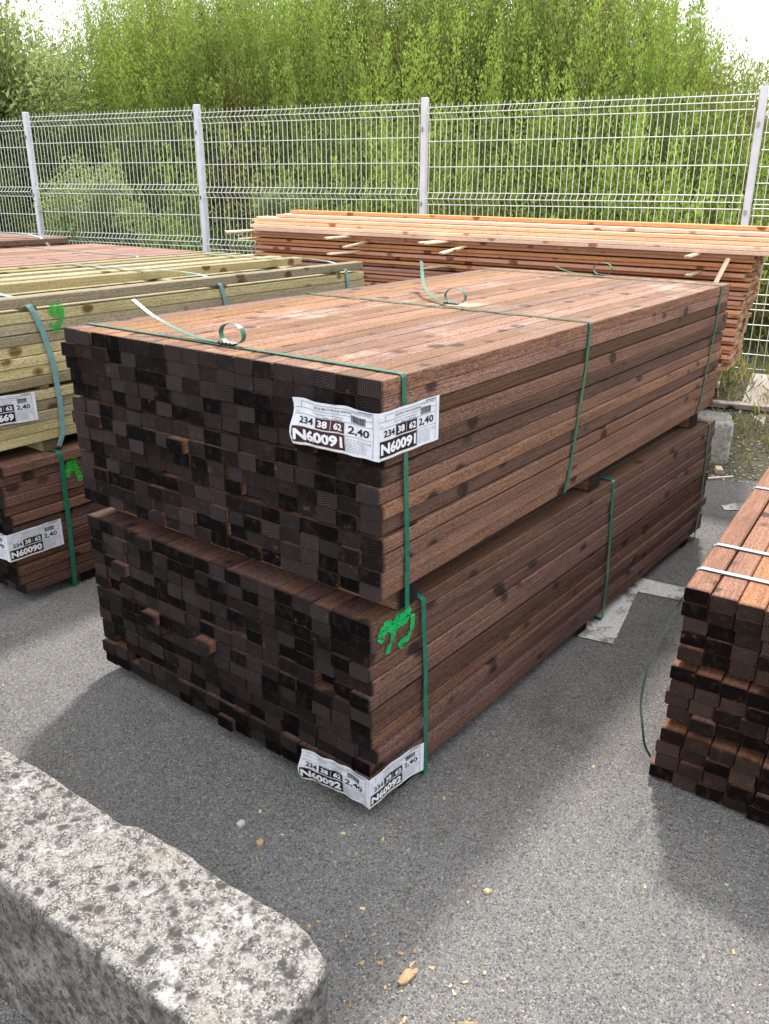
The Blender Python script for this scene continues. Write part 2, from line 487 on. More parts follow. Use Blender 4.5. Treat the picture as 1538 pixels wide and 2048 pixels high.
def make_bundle(name, label, group, loc, yaw, mats, seed, L=2.4, rows=13, cols=18, bw=.0614, bh=.0379,
                pitch=.0622, gaps=(5, 9), gap=.009, nparts=100, bearer_h=.06, bearers=(.16, 1.2, 2.22), jit=.006,
                rowjit=.004, dirn=1, shear=0.0, foot=0.0, tiers=False, top_bright=0.0, top_row=None, row_face=None, col_gap=None, bearer_mats=None, end_cols=True):
    """strapped pack of battens; local x = length, y = width * dirn, z = 0 under the bearers"""
    rng = random.Random(seed)
    t = empty(name, loc, yaw)
    tag(t, label, 'timber bundle', group)
    z = bearer_h
    rowz = []
    facey = []
    for r in range(rows):                              # r = 0 is the lowest row
        if (rows - r) in gaps and r > 0:
            z += gap
        rowz.append(z)
        z += bh + rng.uniform(.0004, .0020)
    top = z
    cells = []
    rowoff = [rng.gauss(0, jit * .55) for _ in range(rows)]
    rowoff[-1] = 0
    for r in range(rows):
        fy = rng.uniform(-rowjit, rowjit) + (row_face.get(r, 0) if row_face else 0)
        facey.append(fy)
        y = fy
        cc = cols
        for c in range(cc):
            dx = shear * y - (foot * (1 - r / (rows - 1)) + (0 if not tiers else (.030 if r < 4 else .015 if r < 8 else 0))) + max(-.03, min(.03, rowoff[r] + rng.gauss(0, jit * .45) + (rng.gauss(0, jit * 2.2) if rng.random() < .10 else 0)))
            if r == rows - 1: dx = shear * y + (dx - shear * y) * .7
            if top_row is not None and r == rows - 1:
                if c >= len(top_row): break
                y = top_row[c]
            y0, y1 = y, y + bw
            if dirn < 0: y0, y1 = -y1, -y0
            cells.append((r, c, dx, y0, y1))
            y += pitch + (rng.uniform(0, .0012) if rng.random() < .8 else rng.uniform(.001, .003))
            if col_gap and c == col_gap[0]: y += rng.uniform(*col_gap[1])
    def score(k):
        r, c, dx, y0, y1 = k
        s = 0
        if c == 0: s += 100
        if r == rows - 1: s += 60
        s += (r * .4 - c * 1.0) if end_cols else -c - (rows - r)
        return s
    order = sorted(cells, key=score, reverse=True)
    keep = set((k[0], k[1]) for k in order[:nparts])
    rest = MB()
    for (r, c, dx, y0, y1) in cells:
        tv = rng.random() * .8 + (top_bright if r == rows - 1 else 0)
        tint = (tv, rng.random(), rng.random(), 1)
        mb = MB() if (r, c) in keep else rest
        board(mb, dx, L + dx * .6 + rng.gauss(0, .003), y0, y1, rowz[r], rowz[r] + bh * rng.uniform(.985, 1.0), rng,
              bev=rng.uniform(.0018, .0042), bow=.0022, tint=tint, nseg=2, lean=(0, 0), cut=rng.uniform(-.06, .06))
        if (r, c) in keep:
            mb.build('batten', mats, t)
    if rest.v:
        o = rest.build('batten', mats, t)
        o['kind'] = 'stuff'
    width = cols * pitch + .01
    bm = bearer_mats or mats
    for bx in bearers:
        mb = MB()
        # a bearer runs across the pack: build along x then swap axes
        tmp = MB()
        board(tmp, 0.012, width - .012, 0, .075, 0.001, bearer_h - .002, rng, tint=(.35, .4, .5, 1), nseg=1)
        V = [(bx + p[1] - .037, dirn * p[0], p[2]) for p in tmp.v]
        fl = tmp.f if dirn < 0 else [f[::-1] for f in tmp.f]
        mb.add(V, fl, tmp.m, tmp.wc, list(tmp.t))
        mb.build('bearer', bm, t)
    # thin spacer sticks in the gaps
    for gk in gaps:
        r = rows - gk
        if r <= 0 or r >= rows: continue
        for bx in bearers:
            tmp = MB()
            board(tmp, rng.uniform(-.004, .004), width - .02, 0, .03, rowz[r] - gap + .0005, rowz[r] - .0008, rng, tint=(.3, .4, .5, 1), nseg=1, bev=.0008)
            mb = MB()
            V = [(bx + p[1] - .015, dirn * p[0], p[2]) for p in tmp.v]
            fl = tmp.f if dirn < 0 else [f[::-1] for f in tmp.f]
            mb.add(V, fl, tmp.m, tmp.wc, list(tmp.t))
            mb.build('spacer_stick', bm, t)
    return dict(t=t, top=top, rowz=rowz, facey=facey, bh=bh, width=width, rows=rows, dirn=dirn)

def face_y(b, z):
    for r in range(b['rows'] - 1, -1, -1):
        if z >= b['rowz'][r] - .001: return b['facey'][r]
    return 0

def strap_loop(b, xt, xb, mat, w=.016, bottom=None, top_pts=None, side_pts=None, seed=0, name='strap', lift=.0025):
    """band round the pack: over the top at xt, down the near side to xb, under and back up"""
    rng = random.Random(seed)
    d = b['dirn']
    e = lift
    Wd = b['width'] + .002
    top = b['top'] + e
    zb = .012 if bottom is None else bottom
    fy = min(b['facey']) - .004
    pts = []
    if top_pts:
        pts += top_pts
    else:
        n = 8
        for i in range(n):
            y = (Wd - .01) * (1 - i / n)
            pts.append((xt + rng.uniform(-.001, .001), y, top + .0004 * rng.random()))
        pts += [(xt, .012, top), (xt, .003, top - .001), (xt, fy + .001, top - .007), (xt, fy, top - .016)]
    if side_pts:
        pts += side_pts
    else:
        rows_ = [(b['rowz'][r] + q, b['facey'][r] - .0025) for r in range(b['rows']) for q in (0, b['bh'])] + [(zb, min(b['facey'][:2]) - .0025)]
        def hull(zq):
            best = 1e9
            for (za, ya) in rows_:
                if abs(za - zq) < 1e-6: best = min(best, ya)
                for (zc, yc) in rows_:
                    if za < zq < zc:
                        best = min(best, ya + (yc - ya) * (zq - za) / (zc - za))
            return best
        fy = hull(zb + .006)
        if not top_pts:
            f1 = hull(top - .016)
            pts[-2] = (xt, f1 + .001, top - .007); pts[-1] = (xt, f1, top - .016)
        for i in range(1, 8):
            k = i / 8
            zz = top - .016 + (zb - top + .016) * k
            xx = xt + (xb - xt) * (k ** 1.3)
            pts.append((xx, hull(zz), zz))
    pts += [(xb, fy, zb + .006), (xb, fy + .012, zb), (xb, Wd * .5, zb), (xb, Wd - .01, zb), (xb, Wd + .004, zb + .01),
            ((xt + xb) / 2, Wd + .006, top * .5), (xt, Wd + .004, top - .012), (xt, Wd - .006, top)]
    P = [(p[0], p[1] * d, p[2]) for p in pts]
    mb = MB()
    ribbon(mb, P, (1, 0, 0), w)
    return mb.build(name, mat, b['t'])

def seal_and_tail(b, x, y, tail, loop_r, mat, seed=0, w=.015):
    """crimped seal with the curled loop and the free tail of the strap"""
    top = b['top'] + .003
    parent = None
    mb = MB()
    # crimped metal seal
    V = []
    for i in range(9):
        yy = y - .026 + .052 * i / 8
        zz = top + .004 + (.0028 if i % 2 else 0)
        V.append((x, yy, zz))
    ribbon(mb, V, (1, 0, 0), w + .005, .005)
    mb.build('seal', SEAL, b['t'])
    mb = MB()
    L = []
    cx, cz = x + .004, top + loop_r
    for i in range(25):
        a = -math.pi / 2 - .35 + (2 * math.pi - .1) * i / 24
        L.append((cx + .006 * i / 24, y - .012 + loop_r * 1.32 * math.cos(a), top + .003 + loop_r * .86 * (1 + math.sin(a))))
    ribbon(mb, L, (1, 0, 0), w)
    T = smooth_path(tail, 8)
    ribbon(mb, T, (1, .15, 0), w)
    return mb.build('strap_tail', mat, b['t'])

G_B = 'strapped timber bundles stacked in the yard'
# --- lower centre
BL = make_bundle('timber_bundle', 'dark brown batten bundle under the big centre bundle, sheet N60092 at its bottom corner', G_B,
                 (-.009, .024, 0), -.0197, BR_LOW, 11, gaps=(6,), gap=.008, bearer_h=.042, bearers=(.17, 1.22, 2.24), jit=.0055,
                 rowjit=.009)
# --- upper centre
BU = make_bundle('timber_bundle', 'big red-brown batten bundle on top in the centre with sheet N60091 folded round its corner', G_B,
                 (0, 0, BL['top'] + .001), 0, BR_TOP, 7, gaps=(5, 9), gap=.007, bearer_h=.060, bearers=(.125, 1.2, 2.2), jit=.0050,
                 rowjit=.006, top_bright=.35)
# --- left lower and upper
CL = make_bundle('timber_bundle', 'brown batten bundle at the left edge below the olive one, sheet N60090 at its corner', G_B,
                 (.095, 1.80, 0), 0.0, BR_LOW, 23, gaps=(6,), bearer_h=.045, bearers=(.30, 1.2, 2.2), jit=.012, rowjit=.009, end_cols=True)
DU = make_bundle('timber_bundle', 'olive green treated timber bundle with loose spaced boards on top and a green 9', G_B,
                 (-.17, 1.83, CL['top'] + .001), 0.0, OLIVE, 31, gaps=(1, 8), gap=.013, bearer_h=.045, bearers=(.50, 1.42, 2.2),
                 rowjit=.004, top_row=[.0, .44, .59, .77, .91, 1.04], nparts=100)
# --- behind the olive one
EL = make_bundle('timber_bundle', 'brown bundle behind the olive one, lower of the two', G_B, (-.2, 3.02, 0), 0, BR_BACK, 41,
                 bearer_h=.045, nparts=6, gaps=(6,))
EU = make_bundle('timber_bundle', 'pinkish brown bundle top between the olive bundle and the fence', G_B, (-.2, 3.02, EL['top'] + .001), 0, BR_BACK, 43,
                 bearer_h=.055, nparts=40, gaps=(5,), top_bright=.3)
FL_ = make_bundle('timber_bundle', 'brown bundle nearest the fence at far left, lower of the two', G_B, (-.25, 4.35, 0), 0, BR_BACK, 47,
                  bearer_h=.05, nparts=6, gaps=(6,))
FU = make_bundle('timber_bundle', 'red-brown bundle by the fence at the far left edge with a curved pale strap', G_B, (-.25, 4.35, FL_['top'] + .001), 0, BR_BACK, 53,
                 bearer_h=.085, nparts=30, gaps=(5,), rowjit=.004, top_bright=.1)
# --- right front
HR = make_bundle('timber_bundle', 'reddish timber bundle at the right edge with two pale blue straps and three tiers', G_B,
                 (.625, -.497, 0), .085, RIGHTW, 61, gaps=(5, 9), gap=.021, bearer_h=.008, shear=-.15, foot=.010, tiers=True, bh=.0387, bearers=(.30, 1.2, 2.1), jit=.004,
                 rowjit=.007, dirn=-1, top_bright=.25, pitch=.0640, row_face={0: -.016, 1: -.012, 2: -.014, 3: -.008, 4: -.008, 5: -.010, 6: -.006, 7: -.004, 8: .002, 9: .004, 10: .004})

# straps: centre
tU, tL = BU['top'], BL['top']
s1 = strap_loop(BU, .078, .102, STRAP, bottom=.004, seed=1)
s2 = strap_loop(BU, 1.018, .935, STRAP, w=.015, bottom=.058, seed=2)
s3 = strap_loop(BU, 2.272, 2.175, STRAP, w=.015, bottom=.058, seed=3)
zt = BU['top']
oz = BU['t'].location.z
seal_and_tail(BU, .120 - .042, .545, [(.082, .56, zt + .005), (.088, .66, zt + .008), (.095, .76, zt + .022), (.085, .84, zt + .05), (.072, .90, zt + .088)], .030, STRAP)
seal_and_tail(BU, 1.018 + .05, .525, [(1.068, .54, zt + .006), (1.13, .64, zt + .014), (1.22, .74, zt + .036), (1.32, .82, zt + .068), (1.40, .88, zt + .105)], .030, STRAP)
seal_and_tail(BU, 2.30, .545, [(2.30, .56, zt + .005), (2.28, .62, zt + .008), (2.25, .68, zt + .02), (2.22, .72, zt + .04)], .032, STRAP)
# lower centre straps: the first stands off the side in a slack curve
top = BL['top']
strap_loop(BL, .195, .222, STRAP, w=.017, seed=4, bottom=.006,
           side_pts=[(.200, -.010, top - .06), (.207, -.010, top - .13), (.214, -.010, top - .22), (.22, -.008, top - .33), (.224, -.009, top - .42), (.225, -.008, .03)])
strap_loop(BL, 1.335, 1.355, STRAP, w=.020, seed=5, bottom=.006)
strap_loop(BL, 2.318, 2.318, STRAP, w=.016, seed=6, bottom=.006)
# left lower strap
strap_loop(CL, .235, .225, STRAP, w=.020, seed=7, bottom=.006)
strap_loop(CL, 1.2, 1.2, STRAP, w=.018, seed=8, bottom=.006)
strap_loop(CL, 2.2, 2.2, STRAP, w=.018, seed=9, bottom=.006)
# olive straps: they bulge over the spaced top boards
dt = DU['top']
for k, (xs, dx) in enumerate(((.40, .12), (1.33, .09), (2.20, .07))):
    strap_loop(DU, xs, xs + dx * 1.0, STRAP_B, w=.022, seed=20 + k, bottom=.01,
               top_pts=[(xs - .02, 1.0, dt + .004), (xs, .65, dt + .006), (xs, .36, dt + .012), (xs + dx * .1, .20, dt + .014), (xs + dx * .25, .09, dt + .008),
                        (xs + dx * .5, .02, dt - .008), (xs + dx * .7, -.007, dt - .035)],
               side_pts=[(xs + dx * .85, -.008, dt - .075), (xs + dx, -.007, dt - .13), (xs + dx * 1.2, -.007, dt - .25), (xs + dx * 1.25, -.007, dt - .40),
                         (xs + dx * 1.2, -.007, .06)])
strap_loop(EU, 1.9, 1.9, STRAP_B, seed=30, bottom=.05)
fz = FU['top']
strap_loop(FU, 2.17, 2.30, STRAP_L, w=.022, seed=31, bottom=.07,
           top_pts=[(2.15, 1.0, fz + .004), (2.15, .6, fz + .02), (2.16, .3, fz + .03), (2.18, .12, fz + .024), (2.21, .03, fz + .008), (2.23, -.006, fz - .03)],
           side_pts=[(2.27, -.008, fz - .09), (2.29, -.007, fz - .2)])
for k, xx in enumerate((.135, .325, .90)):
    strap_loop(HR, xx, xx, STRAP_L, w=.017, seed=40 + k, bottom=.018)

# dark green cord end hanging off the right bundle
mb = MB()
P = smooth_path([(.758, -.494, .566), (.735, -.488, .560), (.6704, -.4822, .53), (.6136, -.471, .47), (.542, -.456, .38), (.505, -.458, .28), (.489, -.475, .22), (.490, -.487, .165), (.509, -.500, .122)], 6)
n = len(P)
wd = [Vector((.62, -.79, 0)).lerp(Vector((.1, .3, 1)), max(0, 1 - i / (n * .6))) for i in range(n)]
ribbon(mb, P, wd, .006, .0012)
o = mb.build('loose_strap', STRAP_D)
tag(o, 'dark green strap end hanging in a long curve off the right bundle', 'strap')

# ------------------------------------------------------------ printed sheets on the bundles
def wav(u, v, a, f, ph): return a * math.sin(u * f + ph) * math.sin(v * 30 + ph * .5 + .8)

def corner_label(b, number, z0, h, eps_f, eps_s, curl=0.0, seed=1, red=True, front_from=0.0, droop=0.0, wf=.238, ws=.226, x_off=0.0, right_curl=0.0, front_skew=.0):
    mb = MB()
    hh = h
    def SF(u, v, off):      # front panel, looking along +x; u runs towards the corner (y decreasing)
        y = wf - u + x_off
        k = 1 - u / wf
        x = -eps_f - off - .005 * math.sin(u * 42 + 1.0 + v * 14) ** 2 * k - .0016 * math.sin(u * 120 + v * 60) - curl * k * k - .004 * k * math.sin(v * 55)
        zz = z0 + v + droop * math.sin(u / wf * math.pi) * .6 + front_skew * k + .0022 * math.sin(u * 55) * (v / hh)
        if u < .02: y += .003 * math.sin(v * 60)
        return (x, y - .012, zz)
    def SS(u, v, off):
        k = u / ws
        y = -eps_s - off - .0025 * math.sin(u * 38) ** 2 - right_curl * k ** 3
        zz = z0 + v + droop * math.sin(k * math.pi) * .4
        if v < .03: y += 0
        return (u - eps_f - .002, y, zz)
    label_sheet(mb, SF, number, wf, hh, red, front_from, seed)
    label_sheet(mb, SS, number, ws, hh, False, 0.0, seed + 5)
    o = mb.build('paper_label', LABEL_MATS, b['t'])
    return o

o = corner_label(BU, 'N60091', .967 - oz, .105, .022, .010, curl=.012, seed=3, red=True, front_skew=.004, wf=.235)
o['label'] = 'white printed sheet folded round the corner reading 234 38 62 2,40 N60091'
o = corner_label(BL, 'N60092', .045, .088, .016, .010, curl=.015, seed=8, red=False, droop=.008, wf=.225, ws=.212, right_curl=.012)
o['label'] = 'white printed sheet curling round the bottom corner reading N60092'
o = corner_label(CL, 'N60090', .198, .108, .026, .012, curl=.006, seed=13, red=False, wf=.235, ws=.225, right_curl=-.0)
o['label'] = 'white printed sheet round the corner reading N60090'
mb = MB()
def SD(u, v, off): return (.222 + u, -.010 - off - .003 * math.sin(u * 30) ** 2, .700 - DU['t'].location.z + v + .004 * math.sin(u * 20))
label_sheet(mb, SD, 'N60669', .228, .105, False, 0, 17)
o = mb.build('paper_label', LABEL_MATS, DU['t'])
o['label'] = 'white printed sheet with number ending in 669'

# ------------------------------------------------------------ green marker paint
def paint(b, strokes, mat, seed=0, off=.0016):
    rng = random.Random(seed)
    strokes = [(p_, w_ * 1.3) for (p_, w_) in strokes]
    mb = MB()
    for ks, (pts, w) in enumerate(strokes):
        P = smooth_path([(p[0], 0, p[1]) for p in pts], 14)
        n = len(P)
        L, Rr = [], []
        for i, p in enumerate(P):
            t = (P[min(i + 1, n - 1)] - P[max(0, i - 1)]).normalized()
            nx, nz = -t.z, t.x
            e = 1 if 0 < i < n - 1 else .6
            wl = w / 2 * e * rng.uniform(.8, 1.15); wr = w / 2 * e * rng.uniform(.8, 1.15)
            row = []
            for a in (wl, wl * .33, -wr * .33, -wr):
                x, z = p.x + nx * a, p.z + nz * a
                row.append((x, face_y(b, z) - off - .0016 - .0005 * ks, z))
            L.append(row)
        V = [q for r in L for q in r]
        F = []
        for i in range(n - 1):
            for j in range(3):
                F.append([i * 4 + j, i * 4 + j + 1, i * 4 + j + 5, i * 4 + j + 4])
        mb.add(V, F, 0)
    return mb.build('paint_mark', mat, b['t'])
paint(BL, [([(.030, .500), (.055, .532), (.085, .520), (.105, .535), (.128, .520), (.150, .548)], .022),
           ([(.085, .520), (.112, .528), (.140, .528)], .026),
           ([(.088, .516), (.080, .490), (.066, .452)], .015),
           ([(.160, .525), (.158, .490), (.150, .462), (.128, .462), (.108, .455)], .014),
           ([(.112, .455), (.130, .458)], .018)], PAINT, 3)
zz = DU['t'].location.z
paint(DU, [([(.558, 1.088 - zz), (.575, 1.068 - zz), (.598, 1.072 - zz), (.600, 1.09 - zz)], .018),
           ([(.560, 1.094 - zz), (.600, 1.094 - zz), (.606, 1.06 - zz), (.592, 1.03 - zz), (.566, 1.005 - zz)], .017),
           ([(.556, 1.04 - zz), (.566, 1.02 - zz)], .012)], PAINT_L, 5)
paint(CL, [([(.248, .455), (.268, .490), (.285, .515), (.300, .500)], .022),
           ([(.27, .488), (.30, .492)], .02),
           ([(.296, .498), (.300, .465), (.312, .430)], .018)], PAINT_L, 6)

# ------------------------------------------------------------ orange cladding stack at the fence
GO = Vector((3.55, .25, 0)); GA = math.atan2(.991, -.136)      # length direction
stack = empty('board_stack', (GO.x, GO.y, 0), GA)
tag(stack, 'tall stack of orange cladding boards with pale spacer sticks, standing along the fence', 'board stack')
rng = random.Random(77)
# local x = along the stack (to the left in view), local y = towards the viewer, so depth is -y
LG = 3.31
z = .54
rest = MB()
cnt = 0
unit = 0
def tilt(mb, k=.011):
    mb.v = [(x, y, zq + x * k) for (x, y, zq) in mb.v]
    return mb
nlay = 0
zs = []
while z < 1.165:
    for q in range(2):
        th = .0195
        rec = rng.uniform(-.012, .012) - (.018 if q == 0 else 0)
        for c in range(4):
            y1 = rec - c * .128 + (0 if c else 0)
            y0 = y1 - .125
            xo = rng.uniform(-.010, .010) - (z - .54) * .10 + .03 + (.03 if rng.random() < .12 else 0)
            mb = MB() if (c == 0 or (c == 1 and cnt < 90)) else rest
            board(mb, xo, LG + rng.uniform(-.02, .03), y0, y1, z, z + th, rng, bow=.002, tint=(rng.random(), rng.random(), rng.random(), 1), nseg=3)
            if mb is not rest:
                tilt(mb).build('cladding_board', ORANGE, stack); cnt += 1
        z += th + .0008
    zs.append(z)
    z += .0085
    nlay += 1
o = tilt(rest).build('cladding_board', ORANGE, stack); o['kind'] = 'stuff'
GTOP = z - .007
# spacer sticks poking out at the front, in slack positions
def stick(parent, p0, p1, w=.028, th=.011, mats=STICK, name='spacer_stick', tint=None, sd=1):
    rr = random.Random(sd)
    p0, p1 = Vector(p0), Vector(p1)
    d = p1 - p0
    Ln = d.length
    tmp = MB()
    board(tmp, 0, Ln, -w / 2, w / 2, -th / 2, th / 2, rr, bev=.0012, tint=tint or (rr.random(), rr.random(), rr.random(), 1), nseg=1)
    X = d.normalized(); Y = Vector((0, 0, 1)).cross(X)
    if Y.length < .01: Y = Vector((0, 1, 0))
    Y.normalize(); Z = X.cross(Y)
    mb = MB()
    mb.add([p0 + X * v[0] + Y * v[1] + Z * v[2] for v in tmp.v], tmp.f, tmp.m, tmp.wc, list(tmp.t))
    return mb.build(name, mats, parent)
sd_ = 100
for lev, (xp, out_) in enumerate(()):
    pass
for (xp, lvl, out_, slew) in ((.22, 13, .13, .05), (.22, 10, .12, .04), (.30, 8, .03, .0), (1.62, 14, .17, .06), (1.70, 14, .13, .14), (1.66, 12, .15, .14), (1.66, 9, .13, .14),
                              (2.33, 14, .16, .05), (2.40, 14, .10, .10), (2.38, 12, .14, .14), (2.36, 10, .14, .14), (2.36, 7, .11, .12), (.30, 5, .02, 0),
                              (3.20, 14, .12, .16), (3.22, 14, .05, .22), (3.18, 11, .03, .18), (3.16, 8, .03, .22)):
    sd_ += 1
    zq = (zs[min(lvl, len(zs) - 1)] if lvl < len(zs) else zs[-1]) + .004 + xp * .011
    p0 = (xp, -.4, zq)
    p1 = (xp + slew * 1.2, out_ * 1.5 + .02, zq - .012 - (.05 if slew < .08 and lvl >= 14 else 0))
    stick(stack, p0, p1, sd=sd_)
stick(stack, (.10, .020, GTOP - .02), (.150, .060, 1.0), w=.03, th=.012, name='spacer_stick', sd=300, tint=(1, .1, .5, 1))
# bearers and the grey pallet underneath
for bx in (.18, 1.6, 3.05):
    tmp = MB(); board(tmp, -.49, .0, -.045, .045, .44, .538, rng, tint=(.7, .5, .5, 1), nseg=1)
    mb = MB(); mb.add([(bx + v[1], v[0], v[2]) for v in tmp.v], [f[::-1] for f in tmp.f], tmp.m, tmp.wc, list(tmp.t))
    mb.build('bearer', STICK, stack)
pal = empty('pallet', (GO.x + .16, GO.y + .20, 0), GA)
tag(pal, 'weathered grey pallet under the orange board stack', 'pallet')
for bx in (.0, .45, .9):
    tmp = MB(); board(tmp, -.75, -.02, 0, .09, .30, .415, rng, tint=(.5, .5, .5, 1), nseg=1)
    mb = MB(); mb.add([(bx + v[1] + .02, v[0], v[2]) for v in tmp.v], [f[::-1] for f in tmp.f], tmp.m, tmp.wc, list(tmp.t))
    mb.build('stringer', GREYW, pal)
for k in range(6):
    mb = MB(); board(mb, -.02, 1.05, -.75 + k * .13, -.66 + k * .13, .417, .437, rng, nseg=1); mb.build('slat', GREYW, pal)
for k in range(3):
    mb = MB(); board(mb, -.02, 1.05, -.72 + k * .3, -.60 + k * .3, .275, .298, rng, nseg=1); mb.build('slat', GREYW, pal)
for (bx, by) in ((.1, -.15), (.1, -.6), (.85, -.15), (.85, -.6)):
    tmp = MB(); board(tmp, by - .07, by + .07, bx - .08, bx + .08, .0, .273, rng, tint=(.4, .3, .5, 1), nseg=1)
    mb = MB(); mb.add([(v[1], v[0], v[2]) for v in tmp.v], [f[::-1] for f in tmp.f], tmp.m, tmp.wc, list(tmp.t))
    mb.build('block', GREYW, pal)
for (bx) in (1.6, 3.05):
    tmp = MB(); board(tmp, -.45, -.02, bx - .08, bx + .08, .0, .4375, rng, tint=(.4, .3, .5, 1), nseg=1)
    mb = MB(); mb.add([(v[1], v[0], v[2]) for v in tmp.v], [f[::-1] for f in tmp.f], tmp.m, tmp.wc, list(tmp.t))
    o = mb.build('timber_block', GREYW)
    o.location = (GO.x, GO.y, 0); o.rotation_euler = (0, 0, GA)
    tag(o, 'grey support block under the orange stack, ' + ('at its middle' if bx < 2 else 'at its left end'), 'support block')

# loose longer boards lying on the stack, stepped back
defs = [  # x0, x1, front edge y, z, thickness, width, label
    (-1.2, 3.27, .050, 0, .020, .14, 'lowest and foremost long pale board laid on the orange stack'),
    (-1.2, 3.30, .042, 1, .020, .14, 'second pale board from the bottom at the front of the loose pack'),
    (-1.2, 3.29, .000, 2, .020, .14, 'long pale board one step back, lower of its pair'),
    (-1.2, 3.28, -.008, 3, .019, .14, 'long pale board one step back, upper of its pair'),
    (-1.1, 3.16, -.075, 4, .019, .13, 'long pale board in the second step back of the loose pack'),
    (-1.2, 3.18, -.20, 4, .020, .13, 'flat board beside the second step of the loose pack, nearer the fence'),
    (-1.2, 3.13, -.21, 5, .022, .12, 'topmost rearmost long reddish board of the loose pack'),
    (2.5, 3.47, -.20, 2, .020, .14, 'short orange board sticking out furthest at the left end of the loose pack'),
    (2.5, 3.42, -.19, 3, .016, .13, 'second short board at the left end, above the furthest one'),
    (-1.2, 3.26, -.10, 0, .021, .13, 'long board hidden behind the foremost pale board at the pack foot'),
    (-1.2, 3.24, -.19, 1, .021, .13, 'long board low down in the middle of the loose pack'),
    (-1.1, 2.45, -.16, 3, .019, .13, 'reddish board under the topmost rear boards'),
    (-1.1, 2.45, -.16, 2, .020, .13, 'reddish board in the middle of the loose pack, third layer')]
for (x0, x1, ye, k, th, wdt, lab) in defs:
    mb = MB()
    zz0 = GTOP + .0015 + k * .0222
    rr = random.Random(int((x1 + ye) * 1000))
    m = ORANGE if k == 5 or 'reddish' in lab else PALE
    board(mb, x0, x1, ye - wdt, ye, zz0, zz0 + th, rr, bow=.0006, nseg=6, tint=(rr.uniform(.5, 1), rr.random(), rr.random(), 1))
    o = tilt(mb).build('long_board', m)
    o.location = (GO.x, GO.y, 0); o.rotation_euler = (0, 0, GA)
    tag(o, lab, 'board', 'loose boards on the orange stack')

# ------------------------------------------------------------ ground, bank, road surface
NV = Vector((.985, .17, 0))
def sval(x, y): return .985 * x + .17 * y
def sst(a, b, x):
    t = max(0, min(1, (x - a) / (b - a)))
    return t * t * (3 - 2 * t)
def ground_h(x, y):
    s = sval(x, y)
    h = -.006
    if s > 3.25:
        h += .31 * sst(3.25, 4.9, s)
        crest = .42 + .58 * sst(.1, 2.5, y - .45 * (s - 6.4))
        h += 2.25 * crest * sst(5.3, 9.6, s)
        nz = noise.fractal(Vector((x * 1.3, y * 1.3, 0)), 1.0, 2.0, 4)
        h += nz * .035 * sst(3.3, 3.9, s) + nz * .12 * sst(5.2, 6.5, s)
        h += noise.noise(Vector((x * 11, y * 11, 2))) * .012 * sst(3.28, 3.5, s)
    return h
mb = MB()
xs = sorted(set([-60, -30, -15, -8, -4, 0, 2, 2.8] + [round(3.0 + i * .07, 3) for i in range(36)] + [round(5.6 + i * .2, 2) for i in range(32)] + [13, 16, 22, 35, 60]))
ys = sorted(set([-60, -35, -20, -12, -8, -5, -3.5] + [round(-2.5 + i * .14, 3) for i in range(98)] + [12, 14, 18, 25, 40, 70]))
V = [(x, y, ground_h(x, y)) for y in ys for x in xs]
nx = len(xs)
F = [[j * nx + i, j * nx + i + 1, (j + 1) * nx + i + 1, (j + 1) * nx + i] for j in range(len(ys) - 1) for i in range(nx - 1)]
mb.add(V, F)
m, t, b, _ = mat_new('earth')
g = N(t)
oc = g.n('TexCoord').outputs['Object']
n1 = g.noise(oc, 2.2, 5, .6); n2 = g.noise(oc, 30, 4, .7)
vo = g.n('TexVoronoi'); g.l(oc, vo.inputs['Vector']); vo.inputs['Scale'].default_value = 55
c = g.mix(g.remap(n1, .4, .6), (.085, .065, .045), (.17, .145, .115))
c = g.mix(g.remap(n2, .45, .7), c, (.30, .27, .23))
c = g.mix(.55, c, g.mix(g.remap(vo.outputs['Distance'], 0, .7), vo.outputs['Color'], (.08, .06, .05)), 'MULTIPLY')
c = g.mix(.6, c, g.mix(g.remap(n1, .35, .62), (.05, .075, .022), (.13, .11, .06)))
g.l(c, b.inputs['Base Color']); b.inputs['Roughness'].default_value = .95
g.bump(g.math('ADD', n2, vo.outputs['Distance']), .012, b)
tag(mb.build('ground', m), kind='structure')

# asphalt
m, t, b, _ = mat_new('asphalt')
g = N(t)
oc = g.n('TexCoord').outputs['Object']
v1 = g.n('TexVoronoi', feature='F1'); g.l(oc, v1.inputs['Vector']); v1.inputs['Scale'].default_value = 235
v1.inputs['Randomness'].default_value = 1
sc = g.n('SeparateColor'); g.l(v1.outputs['Color'], sc.inputs[0])
v2 = g.n('TexVoronoi', feature='F1'); g.l(oc, v2.inputs['Vector']); v2.inputs['Scale'].default_value = 95
sc2 = g.n('SeparateColor'); g.l(v2.outputs['Color'], sc2.inputs[0])
lowf = g.noise(oc, .9, 4, .6)
fine = g.noise(oc, 420, 2, .6)
midn = g.noise(oc, 9, 4, .6)
base = g.mix(g.remap(lowf, .35, .65), (.140, .139, .137), (.195, .193, .190))
base = g.mix(g.math('MULTIPLY', g.remap(midn, .4, .7), .35), base, (.245, .237, .226))
st = g.mix(g.remap(sc.outputs[0], .25, 1), (.055, .054, .052), (.40, .395, .385))
c = g.mix(g.math('MULTIPLY', g.remap(v1.outputs['Distance'], .25, .65, 1, 0), .95), base, st)
big = g.math('MULTIPLY', g.remap(sc2.outputs[1], .80, .93), g.remap(v2.outputs['Distance'], .25, .42, 1, 0))
c = g.mix(g.math('MULTIPLY', big, .7), c, (.42, .405, .38))
dk = g.math('MULTIPLY', g.remap(sc2.outputs[2], .80, .9), g.remap(v2.outputs['Distance'], .2, .5, 1, 0))
c = g.mix(g.math('MULTIPLY', dk, .5), c, (.022, .021, .020))
c = g.mix(g.math('MULTIPLY', g.remap(fine, .5, .75), .4), c, (.02, .02, .02))
